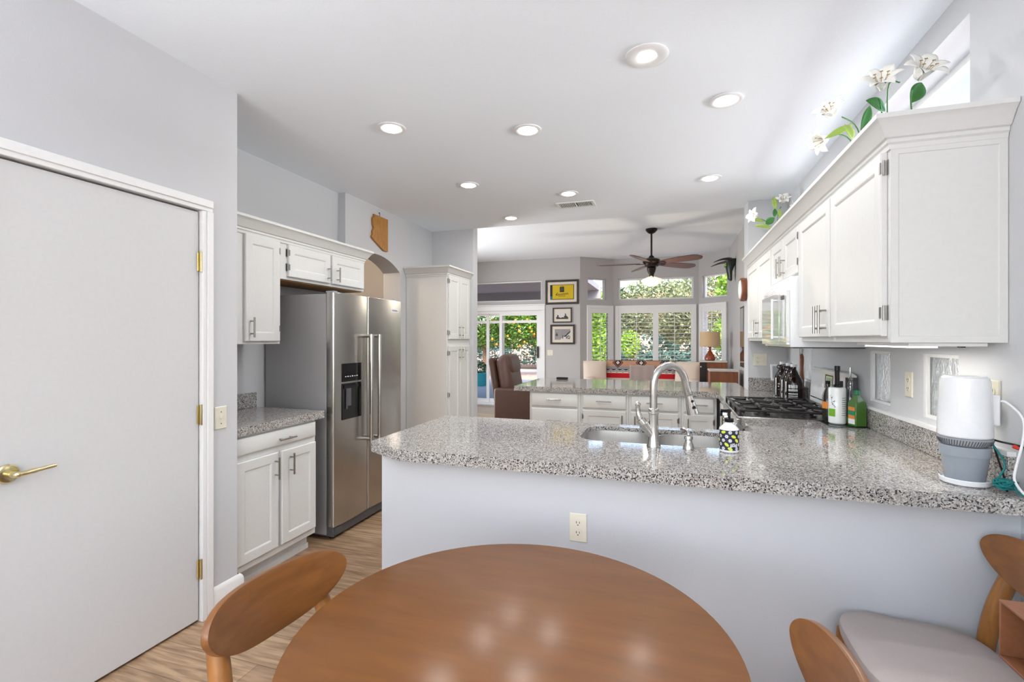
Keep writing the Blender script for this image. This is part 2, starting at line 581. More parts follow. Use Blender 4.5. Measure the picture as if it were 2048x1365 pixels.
def moulding(bm, path, prof, left=True):
    """mitred moulding along a flat path; prof is a closed (out, z) section"""
    P = [V((x, y)) for x, y in path]
    nn = []
    for a, b in zip(P, P[1:]):
        d = (b - a).normalized()
        nn.append(V((-d.y, d.x)) if left else V((d.y, -d.x)))
    rings = []
    for i, p in enumerate(P):
        if i == 0:
            m = nn[0]
        elif i == len(P) - 1:
            m = nn[-1]
        else:
            m = (nn[i - 1] + nn[i]) / (1 + nn[i - 1].dot(nn[i]))
        rings.append([bm.verts.new((p.x + m.x * o, p.y + m.y * o, z)) for o, z in prof])
    k = len(prof)
    for a, b in zip(rings, rings[1:]):
        for j in range(k):
            bm.faces.new((a[j], a[(j + 1) % k], b[(j + 1) % k], b[j]))
    bm.faces.new(rings[0])
    bm.faces.new(rings[-1][::-1])


ROOT = {}


def empty(name, loc, label, cat, group=None, rz=0.0):
    o = bpy.data.objects.new(name, None)
    o.empty_display_size = .05
    o.location = loc
    o.rotation_euler = (0, 0, rz)
    COL.objects.link(o)
    o['label'] = label
    o['category'] = cat
    if group:
        o['group'] = group
    ROOT[o.name] = Matrix.Translation(V(loc)) @ Matrix.Rotation(rz, 4, 'Z')
    return o


def root_of(o):
    while o.parent:
        o = o.parent
    return o


def ob(name, bm, m, parent=None, bev=0.0, seg=2, label=None, cat=None, group=None, kind=None, origin=None, local=False, flat=False, solid=0.0, sub=0):
    bmesh.ops.recalc_face_normals(bm, faces=bm.faces)
    loc = V((0, 0, 0))
    if parent is not None:
        if not local:
            bm.transform(ROOT[root_of(parent).name].inverted())
    elif origin is not None:
        loc = V(origin)
        bm.transform(Matrix.Translation(-loc))
    if not flat:
        for f in bm.faces:
            f.smooth = True
        for e in bm.edges:
            if len(e.link_faces) == 2 and e.calc_face_angle(0) > .55:
                e.smooth = False
    me = bpy.data.meshes.new(name)
    bm.to_mesh(me)
    bm.free()
    me.materials.append(M[m] if isinstance(m, str) else m)
    o = bpy.data.objects.new(name, me)
    COL.objects.link(o)
    if parent is not None:
        o.parent = parent
    else:
        o.location = loc
        ROOT[o.name] = Matrix.Translation(loc)
    if label:
        o['label'] = label
    if cat:
        o['category'] = cat
    if group:
        o['group'] = group
    if kind:
        o['kind'] = kind
    if solid:
        md = o.modifiers.new('thickness', 'SOLIDIFY')
        md.thickness = solid
        md.offset = 0
    if bev:
        md = o.modifiers.new('edge', 'BEVEL')
        md.width = bev
        md.segments = seg
        md.limit_method = 'ANGLE'
        md.angle_limit = math.radians(40)
    if sub:
        md = o.modifiers.new('round', 'SUBSURF')
        md.levels = sub
        md.render_levels = sub
    return o


def struct(name, bm, m, **kw):
    if kw.get('parent') is None:
        kw['kind'] = 'structure'
    return ob(name, bm, m, **kw)


def copy_thing(root, loc, label, rz=None, group=None):
    r = root.copy()
    COL.objects.link(r)
    r.location = loc
    if rz is not None:
        r.rotation_euler = (0, 0, rz)
    r['label'] = label
    if group:
        r['group'] = group
    for ch in list(root.children):
        c = ch.copy()
        COL.objects.link(c)
        c.parent = r
        for g in list(ch.children):
            d = g.copy()
            COL.objects.link(d)
            d.parent = c
    return r


def quick(fn):
    b = bm_()
    fn(b)
    return b


def B(*a):
    return quick(lambda b: box(b, *a))


def boxes(*lst):
    b = bm_()
    for a in lst:
        box(b, *a)
    return b


ZC = 2.716     # kitchen ceiling
ZF = 3.05      # family-room ceiling
XL, XR = -2.196, 1.057
YE = 5.28      # end of the kitchen ceiling
YF = 9.5       # far wall

# ================================================================== STRUCTURE
struct('floor', B(-5.4, 1.3, -2.2, 10.25, -.08, 0), 'floor')
struct('ceiling', B(-5.4, 1.3, -2.2, YE, ZC, ZF), 'ceil')
struct('ceiling_family', B(-5.4, 1.3, YE, 10.25, ZF, ZF + .1), 'ceil')

# left wall with the flush door
b = bm_()
DY0, DY1 = .955, 1.775
box(b, -2.35, XL, -2.2, -1.7, 0, ZC)
box(b, -2.35, XL, -.3, DY0 - .02, 0, ZC)
box(b, -2.35, XL, -1.7, -.3, 0, .9)
box(b, -2.35, XL, -1.7, -.3, 2.1, ZC)
box(b, -2.95, XL, DY1 + .02, 1.99, 0, ZC)
box(b, -2.95, XL, DY0 - .02, DY1 + .02, 2.045, ZC)
box(b, -2.95, -2.26, DY0 - .02, DY1 + .02, 0, 2.045)
struct('wall_left', b, 'wall')
b = bm_()
for (y0, y1, z0, z1) in ((DY1 + .004, DY1 + .06, 0, 2.0345), (DY0 - .06, DY0 - .004, 0, 2.0345), (DY0 - .06, DY1 + .06, 2.035, 2.092)):
    box(b, XL - .06, XL + .014, y0, y1, z0, z1)
    box(b, XL + .014, XL + .02, y0 + (.022 if y0 > DY1 else 0), y1 - (.022 if y1 < DY0 else 0), z0 + (.02 if z0 > 1 else 0), z1)
struct('trim_1', b, 'trim', bev=.003)
b = bm_()
fframe(b, Fr((XL, 0, 0), (0, 1, 0), (1, 0, 0)), -1.7, -.3, .9, 2.1, .05, -.12, -.07)
struct('window_15', b, 'trim')
d1 = struct('door_1', B(XL - .05, XL - .006, DY0, DY1 - .003, .012, 2.026), 'door', bev=.003)
b = bm_()
hc = V((XL - .006, 1.05, .925))
lathe(b, [(.034, 0), (.034, .006), (.029, .012), (.02, .014)], hc, 28, 'x')
ob('rosette', b, 'brass', d1)
b = bm_()
tube(b, smooth_path([hc + V((.01, 0, 0)), hc + V((.045, 0, 0)), hc + V((.055, .012, .001)), hc + V((.056, .06, .004)), hc + V((.05, .115, .006))], 6), [.011] * 6 + [.0105] * 6 + [.009] * 6 + [.0075] * 6 + [.006], 12)
ob('lever_handle', b, 'brass', d1)
for z in (1.78, 1.025, .263):
    b = bm_()
    tube(b, [(XL + .006, DY1 + .001, z - .05), (XL + .006, DY1 + .001, z + .05)], .0065, 10)
    box(b, XL - .007, XL - .003, DY1 - .012, DY1 + .012, z - .045, z + .045)
    ob('hinge', b, 'brass', d1)
struct('baseboard_left', quick(lambda b: moulding(b, [(XL, DY1 + .062), (XL, 2.006), (-2.30, 2.006)], [(0, 0), (.014, 0), (.014, .112), (.008, .128), (0, .135)], False)), 'trim')

# alcove behind the fridge and the arch wall
struct('wall_alcove', B(-2.95, -2.82, 1.99, 3.62, 0, ZC), 'wall')
b = bm_()
out = [(3.62, 0), (3.64, 0)]
AY0, AY1, ASP, ART = 3.64, 4.54, 2.117, 2.245
for k in range(13):
    t = -1 + 2 * k / 12
    y = (AY0 + AY1) / 2 + t * (AY1 - AY0) / 2
    out.append((y, ASP + (ART - ASP) * (1 - abs(t) ** 2.2)))
out += [(4.54, 0), (YE, 0), (YE, ZC), (3.62, ZC)]
poly_slab(b, out, -2.95, -2.745, pm=lambda x, y, z: (z, x, y))
struct('wall_arch', b, 'wall')
struct('wall_hallway', boxes((-4.4, -4.3, 2.2, 5.28, 1.80, ZC), (-4.3, -2.95, 2.1, 2.2, 0, ZC)), 'tan_wall')
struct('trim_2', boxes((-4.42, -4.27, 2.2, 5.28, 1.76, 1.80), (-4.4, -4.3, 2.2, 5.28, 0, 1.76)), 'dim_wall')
struct('wall_pantry', boxes((-5.4, -2.2, YE, YE + .13, 0, ZF),), 'wall')
b = bm_()
frW = Fr((-5.25, YE + .13, 0), (0, 1, 0), (1, 0, 0))
poly_slab(b, [(0, 0), (4.8, 0), (4.8, ZF), (0, ZF)], -.15, 0, [[(.95, .85), (3.05, .85), (3.05, 2.35), (.95, 2.35)]], pm=lambda x, y, z: frW.p(x, y, z))
struct('wall_family_left', b, 'fam_wall')
b = bm_()
fframe(b, frW, .95, 3.05, .85, 2.35, .05, -.09, -.04)
fbox(b, frW, 1.97, 2.03, .90, 2.30, -.09, -.04)
struct('window_14', b, 'trim')  # unseen window, added to go with the family room fill lamp

# right wall with openings: clerestory + block-glass lights + nook window
def wall_openings(name, fr, length, height, holes, thick, m, z0=0):
    b = bm_()
    poly_slab(b, [(0, z0), (length, z0), (length, height), (0, height)], -thick, 0,
              [[(a0, b0), (a1, b0), (a1, b1), (a0, b1)] for a0, a1, b0, b1 in holes],
              pm=lambda x, y, z: fr.p(x, y, z))
    return struct(name, b, m)


RY0 = -2.2
frR = Fr((XR, RY0, 0), (0, 1, 0), (-1, 0, 0))
GB = [(2.27, 2.535, 1.06, 1.335), (2.86, 3.11, 1.06, 1.335), (4.22, 4.60, 1.06, 1.335)]
CL = (2.198, 4.3, 2.19, 2.60)
NW = (-1.0, .3, .9, 2.1)
wall_openings('wall_right', frR, YE - RY0, ZF, [(a - RY0, b_ - RY0, c, d) for a, b_, c, d in GB + [CL, NW]], .19, 'wall')
struct('wall_family_right', B(XR, XR + .19, YE, 9.56, 0, ZF), 'fam_wall')
struct('wall_stub', B(.727, XR, 5.035, YE, 0, ZF), 'wall')
for i, (y0, y1, z0, z1) in enumerate(GB):
    b = bm_()
    fr_ = Fr((XR + .008, 0, 0), (0, 1, 0), (-1, 0, 0))
    fframe(b, fr_, y0, y1, z0, z1, .014, -.03, 0)
    wnd = struct('window_%d' % (i + 1), b, 'trim')
    ob('block_pane', quick(lambda b: fbox(b, fr_, y0 + .01, y1 - .01, z0 + .01, z1 - .01, -.025, -.01)), 'block', wnd)
b = bm_()
fr_ = Fr((XR + .15, 0, 0), (0, 1, 0), (-1, 0, 0))
fframe(b, fr_, CL[0], CL[1], CL[2], CL[3], .03, -.03, 0)
wnd = struct('window_4', b, 'trim')
ob('pane', quick(lambda b: fbox(b, fr_, CL[0] + .02, CL[1] - .02, CL[2] + .02, CL[3] - .015, -.02, -.014)), 'glass', wnd)
b = bm_()
fr_ = Fr((XR + .08, 0, 0), (0, 1, 0), (-1, 0, 0))
fframe(b, fr_, NW[0], NW[1], NW[2], NW[3], .05, -.03, 0)
fbox(b, fr_, -.37, -.33, NW[2] + .05, NW[3] - .05, -.03, 0)
struct('window_5', b, 'trim')
# nook back wall with a wide window
frB = Fr((-2.95, -2.0, 0), (1, 0, 0), (0, 1, 0))
BW = (1.3, 3.7, .85, 2.15)
wall_openings('wall_back', frB, 4.2, ZC, [BW], .15, 'wall')
b = bm_()
fframe(b, frB, BW[0], BW[1], BW[2], BW[3], .06, -.09, -.05)
for a in ((2.07, 2.12), (2.88, 2.93)):
    fbox(b, frB, *a, BW[2] + .06, BW[3] - .06, -.09, -.05)
struct('window_6', b, 'trim')

# far wall with patio door and transom
frF = Fr((-5.4, YF, 0), (1, 0, 0), (0, -1, 0))
SL = (-4.36, -2.455, 0.02, 2.0)
TR = (-4.5, -2.455, 2.19, 2.615)
wall_openings('wall_far', frF, 5.4 - 1.66, ZF, [(SL[0] + 5.4, SL[1] + 5.4, .021, SL[3]), (TR[0] + 5.4, TR[1] + 5.4, TR[2], TR[3])], .16, 'fam_wall')
frF0 = Fr((0, YF, 0), (1, 0, 0), (0, -1, 0))
b = bm_()
fbox(b, frF0, SL[1], SL[1] + .075, 0, 1.9995, 0, .02)
fbox(b, frF0, SL[0] - .075, SL[0], 0, 1.9995, 0, .02)
fbox(b, frF0, SL[0] - .075, SL[1] + .075, 2.0, 2.0995, 0, .022)
fbox(b, frF0, SL[0] - .09, SL[1] + .09, 2.10, 2.125, 0, .04)
struct('trim_3', b, 'trim', bev=.003)
b = bm_()
fframe(b, frF0, SL[0] + .001, SL[1] - .001, .021, 1.999, .05, -.13, -.02, .04, .055)
door2 = struct('door_2', b, 'trim')


def slider(a0, a1, c, grid):
    b = bm_()
    fbox(b, frF0, a0, a0 + .06, .06, 1.945, c - .03, c)
    fbox(b, frF0, a1 - .06, a1, .06, 1.945, c - .03, c)
    fbox(b, frF0, a0 + .06, a1 - .06, .06, .14, c - .03, c)
    fbox(b, frF0, a0 + .06, a1 - .06, 1.90, 1.945, c - .03, c)
    fbox(b, frF0, a0 + .06, a1 - .06, 1.745, 1.80, c - .024, c - .006)
    s_ = ob('sliding_panel', b, 'trim', door2)
    ob('pane', quick(lambda b: fbox(b, frF0, a0 + .05, a1 - .05, .12, 1.92, c - .019, c - .013)), 'glass', s_)
    return s_


slider(-4.36, -3.63, -.09, 1)
s2 = slider(-3.38, -2.505, -.04, 1)
s3 = slider(-3.70, -3.30, -.11, 1)
b = bm_()
fbox(b, frF0, -2.545, -2.525, 1.02, 1.26, -.04, .015)
ob('pull_handle', b, 'bronze', s2)
b = bm_()
fframe(b, frF0, TR[0], TR[1], TR[2], TR[3], .03, -.11, -.07)
wnd = struct('window_7', b, 'trim')
ob('pane', quick(lambda b: fbox(b, frF0, TR[0] + .02, TR[1] - .02, TR[2] + .02, TR[3] - .02, -.095, -.088)), 'glass', wnd)

# bay
BA, BB, BC, BD = V((-1.66, YF, 0)), V((-1.07, 10.02, 0)), V((.575, 10.02, 0)), V((1.06, YF, 0))


def bay(k, A, Bp, sh, tr, panels, tr_frame):
    u = (Bp - A)
    L = u.length
    u.normalize()
    n = V((u.y, -u.x, 0))
    fr = Fr(A, u, n)
    gz0 = .5
    holes = [(sh[0] + .06, sh[1] - .06, gz0, 2.03), (tr[0], tr[1], tr[2], tr[3])]
    b = bm_()
    poly_slab(b, [(0, 0), (L, 0), (L, ZF), (0, ZF)], -.14, 0, [[(a0, b0), (a1, b0), (a1, b1), (a0, b1)] for a0, a1, b0, b1 in holes], pm=lambda x, y, z: fr.p(x, y, z))
    struct('wall_bay_%s' % ('left', 'centre', 'right')[k], b, 'fam_wall')
    b = bm_()
    z0, z1 = .44, 2.09
    fframe(b, fr, sh[0], sh[1], z0, z1, .07, .0005, .035, .07, .06)
    wnd = struct('window_%d' % (8 + k), b, 'trim', bev=.003)
    # glazing
    b = bm_()
    fbox(b, fr, sh[0] + .06, sh[1] - .06, gz0, 2.03, -.10, -.094)
    ob('pane', b, 'glass', wnd)
    for (p0, p1, s0, s1) in panels:
        b = bm_()
        for a in ((p0, s0, z0 + .07, z1 - .06), (s1, p1, z0 + .07, z1 - .06), (s0, s1, z1 - .155, z1 - .06), (s0, s1, z0 + .07, z0 + .17)):
            fbox(b, fr, *a, -.005, .028)
        shp = ob('shutter_panel', b, 'trim', wnd)
        b = bm_()
        z = z0 + .20
        while z < z1 - .17:
            fbox(b, fr, s0 + .002, s1 - .002, z - .0045, z + .0045, -.028, .03)
            z += .0735
        ob('louvers', b, 'trim', shp)
        b = bm_()
        mid = (s0 + s1) / 2
        fbox(b, fr, mid - .006, mid + .006, z0 + .2, z1 - .18, .03, .04)
        ob('tilt_rod', b, 'trim', shp)
    b = bm_()
    t = tr_frame
    fframe(b, fr, tr[0], tr[1], tr[2], tr[3], t, -.11, -.06)
    wnd2 = struct('window_%d' % (11 + k), b, 'trim')
    ob('pane', quick(lambda b: fbox(b, fr, tr[0] + .01, tr[1] - .01, tr[2] + .01, tr[3] - .01, -.092, -.086)), 'glass', wnd2)
    return fr


bay(0, BA, BB, (.15, .775, 0, 0), (.18, .62, 2.205, 2.635), [(.22, .705, .262, .655)], .02)
bay(1, BB, BC, (.045, 1.60, 0, 0), (.10, 1.55, 2.205, 2.645), [(.115, .84, .16, .785), (.84, 1.53, .893, 1.50)], .035)
bay(2, BC, BD, (.03, .675, 0, 0), (.075, .66, 2.20, 2.63), [(.10, .605, .13, .565)], .025)
struct('baseboard_far', quick(lambda b: moulding(b, [(-2.38, YF), (-1.66, YF)], [(0, 0), (.014, 0), (.014, .112), (.008, .128), (0, .135)], False)), 'trim')

# peninsula half wall, bar knee wall
PW = 1.93
struct('wall_peninsula', B(-1.262, XR, PW, 2.05, 0, .865), 'wall_white')
struct('wall_bar', B(-1.36, .727, 5.40, 5.50, 0, .865), 'wall')

# ================================================================== CABINETRY
RAISED = [(0, -.02), (0, -.004), (.004, 0), (.052, 0), (.056, -.002), (.062, -.007), (.072, -.007)]
SLAB = [(0, -.02), (0, -.007), (.003, -.003), (.009, 0)]


def pull(name, fr, a, b0, b1, parent, vertical=True, c=.0):
    """bar pull between b0..b1 (vertical) or along a (horizontal)"""
    b = bm_()
    so = .032
    if vertical:
        tube(b, [fr.p(a, b0, c + so), fr.p(a, b1, c + so)], .0058, 10)
        q = (b1 - b0) * .19
        for z in (b0 + q, b1 - q):
            tube(b, [fr.p(a, z, c), fr.p(a, z, c + so)], .0045, 8)
    else:
        tube(b, [fr.p(b0, a, c + so), fr.p(b1, a, c + so)], .0058, 10)
        q = (b1 - b0) * .19
        for z in (b0 + q, b1 - q):
            tube(b, [fr.p(z, a, c), fr.p(z, a, c + so)], .0045, 8)
    return ob(name, b, 'pull', parent)


def cab_door(fr, a0, a1, b0, b1, parent, h=None, hinge=None, hz=()):
    d = ob('door', quick(lambda b: frings(b, fr, a0, a1, b0, b1, [(i, c + .021) for i, c in RAISED])), 'cab', parent)
    if h:
        pull('handle', fr, h[0], h[1], h[2], d, True, .021)
    if hinge is not None:
        for z in hz:
            b = bm_()
            sgn = 1 if hinge > (a0 + a1) / 2 else -1
            fbox(b, fr, hinge + .001 if sgn > 0 else hinge - .010, hinge + .010 if sgn > 0 else hinge - .001, z - .026, z + .026, .0, .003)
            tube(b, [fr.p(hinge + .003 * sgn, z - .026, .012), fr.p(hinge + .003 * sgn, z + .026, .012)], .0035, 8)
            fbox(b, fr, hinge - .010 if sgn > 0 else hinge + .0, hinge if sgn > 0 else hinge + .010, z - .020, z + .020, .019, .0225)
            ob('hinge', b, 'hinge', d)
    return d


def drawer(fr, a0, a1, b0, b1, parent, h=None):
    d = ob('drawer', quick(lambda b: frings(b, fr, a0, a1, b0, b1, [(i, c + .021) for i, c in SLAB])), 'cab', parent)
    if h:
        pull('handle', fr, h[0], h[1], h[2], d, False, .021)
    return d


CROWN = [(0, 2.055), (.006, 2.055), (.008, 2.07), (.014, 2.076), (.014, 2.088), (.022, 2.092), (.045, 2.13), (.056, 2.142), (.062, 2.146), (.062, 2.162), (0, 2.162)]

# ---- left run
frL = Fr((-2.50, 0, 0), (0, 1, 0), (1, 0, 0))
t = empty('wall_cabinet', (-2.66, 2.3, 1.367), 'tall narrow white wall cabinet left of the refrigerator, one door', 'cabinet')
b = bm_()
box(b, -2.818, -2.50, 1.995, 2.604, 1.367, 2.09)
ob('body', b, 'cab', t, bev=.002)
cab_door(frL, 2.308, 2.588, 1.385, 2.055, t, (2.345, 1.41, 1.535), 2.588, (1.99, 1.47))
t = empty('wall_cabinet', (-2.66, 3.07, 1.80), 'short white two-door wall cabinet above the refrigerator', 'cabinet')
b = bm_()
box(b, -2.818, -2.50, 2.606, 3.545, 1.81, 2.09)
ob('body', b, 'cab', t, bev=.002)
ob('underside', B(-2.80, -2.515, 2.62, 3.53, 1.803, 1.8095), 'cab_in', t, label='bare brown wood underside')
cab_door(frL, 2.665, 3.095, 1.83, 2.05, t, (3.06, 1.845, 1.96), 2.665, (1.995, 1.895))
cab_door(frL, 3.117, 3.525, 1.83, 2.05, t, (3.165, 1.845, 1.96))
struct('trim_4', quick(lambda b: moulding(b, [(-2.50, 1.995), (-2.50, 3.545), (-2.818, 3.545)], CROWN, False)), 'cab')
frLb = Fr((-2.245, 0, 0), (0, 1, 0), (1, 0, 0))
t = empty('base_cabinet', (-2.5, 2.32, 0), 'white base cabinet with one drawer over two doors beside the refrigerator', 'cabinet')
b = bm_()
box(b, -2.80, -2.245, 1.998, 2.645, .105, .864)
ob('body', b, 'cab', t, bev=.002)
b = bm_()
box(b, -2.80, -2.31, 2.0, 2.64, 0, .105)
box(b, -2.31, -2.298, 2.0, 2.64, 0, .035)
ob('toe_kick', b, 'cab', t)
drawer(frLb, 2.01, 2.63, .755, .85, t, (.795, 2.29, 2.42))
cab_door(frLb, 2.01, 2.308, .15, .72, t, (2.28, .565, .695))
cab_door(frLb, 2.335, 2.63, .15, .72, t, (2.40, .565, .695))
b = bm_()
poly_slab(b, [(-2.818, 1.992), (-2.215, 2.008), (-2.215, 2.70), (-2.818, 2.70)], .866, .915)
cnt = ob('countertop', b, 'granite', flat=True, label='short grey speckled stone countertop left of the refrigerator', cat='countertop', origin=(-2.5, 2.35, .866))
ob('backsplash', B(-2.818, -2.798, 2.0, 2.70, .9155, 1.02), 'granite', cnt, bev=.002)

# ---- refrigerator
t = empty('refrigerator', (-2.5, 3.22, 0), 'stainless steel side-by-side refrigerator with water dispenser', 'refrigerator')
FY0, FS, FY1, FX = 2.775, 3.172, 3.66, -2.19
b = bm_()
box(b, -2.80, FX - .075, FY0 + .004, FY1 - .004, .03, 1.715)
ob('cabinet_body', b, 'fr_side', t, bev=.004)
b = bm_()
box(b, FX - .082, FX - .0755, FY0 + .008, FY1 - .008, .08, 1.71)
ob('door_gasket', b, 'blackm', t)


def fdoor(y0, y1):
    b = bm_()
    pts = []
    n = 10
    for k in range(n + 1):
        q = k / n
        y = y0 + .006 + (y1 - y0 - .012) * q
        pts.append((FX - .010 * (2 * q - 1) ** 2, y))
    loop = pts + [(FX - .02, y1), (FX - .07, y1), (FX - .07, y0), (FX - .02, y0)]
    poly_slab(b, loop, .09, 1.727)
    return ob('freezer_door' if y0 < 3 else 'fridge_door', b, 'steel', t, bev=.003)


fd1 = fdoor(FY0, FS - .004)
fd2 = fdoor(FS + .004, FY1)
frD = Fr((FX + .0012, 0, 0), (0, 1, 0), (1, 0, 0))
b = bm_()
fbox(b, frD, 2.855, 3.075, 1.095, 1.225, -.012, .0)
dp = ob('control_panel', b, 'black', fd1)
b = bm_()
for k in range(6):
    y = 2.885 + k * .026
    fbox(b, frD, y, y + .014, 1.128, 1.133 + .002 * (k % 2), 0, .0006)
ob('panel_icons', b, 'print_white', fd1)
b = bm_()
frings(b, frD, 2.855, 3.075, .825, 1.082, [(0, -.006), (0, .0006), (.004, .0008), (.006, 0.0003), (.0065, -.001)])
fbox(b, frD, 2.87, 3.06, 1.045, 1.07, 0, .004)
ob('dispenser_recess', b, 'black', fd1)
b = bm_()
fbox(b, frD, 2.905, 2.945, .92, 1.045, 0.0005, .007)
fbox(b, frD, 2.893, 2.902, .90, 1.045, 0.0005, .009)
ob('dispenser_paddle', b, 'fr_dark', fd1)
for y, dname, d in ((3.118, 'freezer', fd1), (3.225, 'fridge', fd2)):
    b = bm_()
    tube(b, [(FX + .062, y, .64), (FX + .062, y, 1.43)], .0155, 16)
    for z in (.645, 1.425):
        tube(b, [(FX - .006, y - .0, z), (FX + .062, y, z)], .012, 12)
        lathe(b, [(.018, -.012), (.018, .012)], (FX + .062, y, z), 16)
    ob('door_handle', b, 'chrome', d)
b = bm_()
fbox(b, Fr((FX - .006, 0, 0), (0, 1, 0), (1, 0, 0)), 3.49, 3.60, 1.625, 1.652, 0, .006)
bd = ob('badge', b, 'print_white', fd2, bev=.001)
b = bm_()
for k in range(9):
    fbox(b, Fr((FX + .0002, 0, 0), (0, 1, 0), (1, 0, 0)), 3.502 + k * .0098, 3.508 + k * .0098, 1.634, 1.643 + .003 * (k % 3 == 0), 0, .0006)
ob('badge_lettering', b, 'fr_dark', fd2)
b = bm_()
box(b, -2.60, FX - .02, FY0 + .01, FY1 - .01, .02, .085)
box(b, FX - .045, FX - .012, FY0 + .02, FY0 + .085, .03, .08)
box(b, FX - .045, FX - .012, FY1 - .085, FY1 - .02, .03, .08)
ob('base_grille', b, 'fr_dark', t, bev=.004)
for y in (FY0 + .05, FY1 - .05):
    for x in (-2.75, FX - .06):
        b = bm_()
        lathe(b, [(.02, 0), (.02, .022)], (x, y, 0), 12)
        ob('foot', b, 'blackm', t)
for y in (FY0 + .05, FY1 - .05):
    ob('hinge_cover', B(FX - .10, FX - .03, y - .022, y + .022, 1.7275, 1.738), 'grey_ring', t, bev=.004)

# ---- pantry
t = empty('pantry_cabinet', (-2.5, 4.97, 0), 'tall white four-door pantry cabinet right of the archway', 'cabinet')
b = bm_()
box(b, -2.742, -2.25, 4.665, 5.276, .1, 2.14)
box(b, -2.742, -2.30, 4.67, 5.27, 0, .1)
ob('body', b, 'cab', t, bev=.002)
frP = Fr((-2.25, 0, 0), (0, 1, 0), (1, 0, 0))
cab_door(frP, 4.690, 4.962, 1.40, 2.095, t, (4.935, 1.42, 1.56), 4.690, (2.03, 1.47))
cab_door(frP, 4.972, 5.25, 1.40, 2.095, t, (5.02, 1.42, 1.56))
cab_door(frP, 4.690, 4.962, .13, 1.325, t, (4.935, 1.17, 1.31), 4.690, (1.25, .8, .22))
cab_door(frP, 4.972, 5.25, .13, 1.325, t, (5.02, 1.17, 1.31))
struct('trim_5', quick(lambda b: moulding(b, [(-2.742, 4.665), (-2.25, 4.665), (-2.25, 5.276)], [(o, z + .025) for o, z in CROWN], False)), 'cab')

# ---- right wall cabinets
frC = Fr((.735, 0, 0), (0, 1, 0), (-1, 0, 0))
WC = 'white wall cabinets over the range counter'
t = empty('wall_cabinet', (.9, 2.56, 1.385), 'large white two-door wall cabinet with blank end panel, nearest under the lilies', 'cabinet', WC)
b = bm_()
box(b, .735, XR - .002, 1.99, 3.138, 1.385, 2.09)
ob('body', b, 'cab', t, bev=.002)
b = bm_()
frE = Fr((.735, 1.99, 0), (1, 0, 0), (0, -1, 0))
frings(b, frE, .0, XR - .737, 1.385, 2.06, [(0, 0), (0, .0045), (.022, .0045), (.024, .0015)])
ob('end_panel', b, 'cab', t)
cab_door(frC, 2.012, 2.562, 1.408, 2.055, t, (2.655 - .05 + .02, 1.425, 1.56), 2.012, (2.0, 1.49))
cab_door(frC, 2.580, 3.125, 1.408, 2.055, t, (2.70, 1.425, 1.56))
# the two pulls sit side by side over the door meeting point
t = empty('wall_cabinet', (.9, 3.5, 1.78), 'short white two-door wall cabinet above the microwave', 'cabinet', WC)
b = bm_()
box(b, .735, XR - .002, 3.140, 3.895, 1.768, 2.09)
ob('body', b, 'cab', t, bev=.002)
cab_door(frC, 3.150, 3.512, 1.785, 2.055, t, (3.47, 1.80, 1.93), 3.150, (2.0, 1.85))
cab_door(frC, 3.522, 3.885, 1.785, 2.055, t, (3.565, 1.80, 1.93))
t = empty('wall_cabinet', (.9, 4.45, 1.385), 'white two-door wall cabinet against the stub wall, farthest along the counter', 'cabinet', WC)
b = bm_()
box(b, .735, XR - .002, 3.897, 5.03, 1.385, 2.09)
ob('body', b, 'cab', t, bev=.002)
cab_door(frC, 3.91, 4.435, 1.408, 2.055, t, (4.405, 1.425, 1.56))
cab_door(frC, 4.45, 4.99, 1.408, 2.055, t, (4.48, 1.425, 1.56))
struct('trim_6', quick(lambda b: moulding(b, [(XR - .002, 1.99), (.735, 1.99), (.735, 5.03)], CROWN, True)), 'cab')
# under-cabinet light
t = empty('undercabinet_light', (.93, 2.3, 1.36), 'white under-cabinet strip light beneath the near wall cabinet', 'light')
ob('housing', B(.80, 1.02, 2.02, 2.50, 1.372, 1.3845), 'white', t, bev=.002)
ob('lens', B(.82, .90, 2.06, 2.47, 1.366, 1.3715), 'led_on', t)
ob('switch', B(.985, .998, 2.10, 2.125, 1.367, 1.3715), 'blackm', t)
light('undercabinet_glow', 'AREA', (.88, 2.27, 1.355), 1.2, (1, .95, .86), (0, 0, 0), shape='RECTANGLE', size=.08, size_y=.38)

# ---- microwave
t = empty('microwave', (.85, 3.5, 1.345), 'white over-the-range microwave with a shiny glass front', 'microwave')
ob('case', B(.675, XR - .004, 3.142, 3.893, 1.352, 1.764), 'whitegloss', t, bev=.003)
frM = Fr((.675, 0, 0), (0, 1, 0), (-1, 0, 0))
ob('vent_grille', quick(lambda b: [fbox(b, frM, 3.15, 3.885, 1.69 + .011 * k, 1.697 + .011 * k, 0, .012) for k in range(6)]), 'whitegloss', t)
M['mirror_front'] = mat('shiny_microwave_glass', S(226, 228, 228), .05, metal=.45)
md = ob('door', quick(lambda b: fbox(b, frM, 3.33, 3.885, 1.365, 1.685, 0, .022)), 'mirror_front', t, bev=.002)
ob('handle', quick(lambda b: (tube(b, [frM.p(3.375, 1.40, .05), frM.p(3.375, 1.65, .05)], .008, 10), tube(b, [frM.p(3.375, 1.41, .02), frM.p(3.375, 1.41, .05)], .006, 8), tube(b, [frM.p(3.375, 1.64, .02), frM.p(3.375, 1.64, .05)], .006, 8))), 'whitegloss', md)
cp = ob('control_panel', quick(lambda b: fbox(b, frM, 3.15, 3.325, 1.365, 1.685, 0, .02)), 'mirror_front', t, bev=.002)
ob('display', quick(lambda b: fbox(b, frM, 3.20, 3.28, 1.635, 1.66, .02, .0212)), 'blackm', cp)
ob('underside', B(.69, XR - .01, 3.15, 3.885, 1.345, 1.3515), 'fr_dark', t)

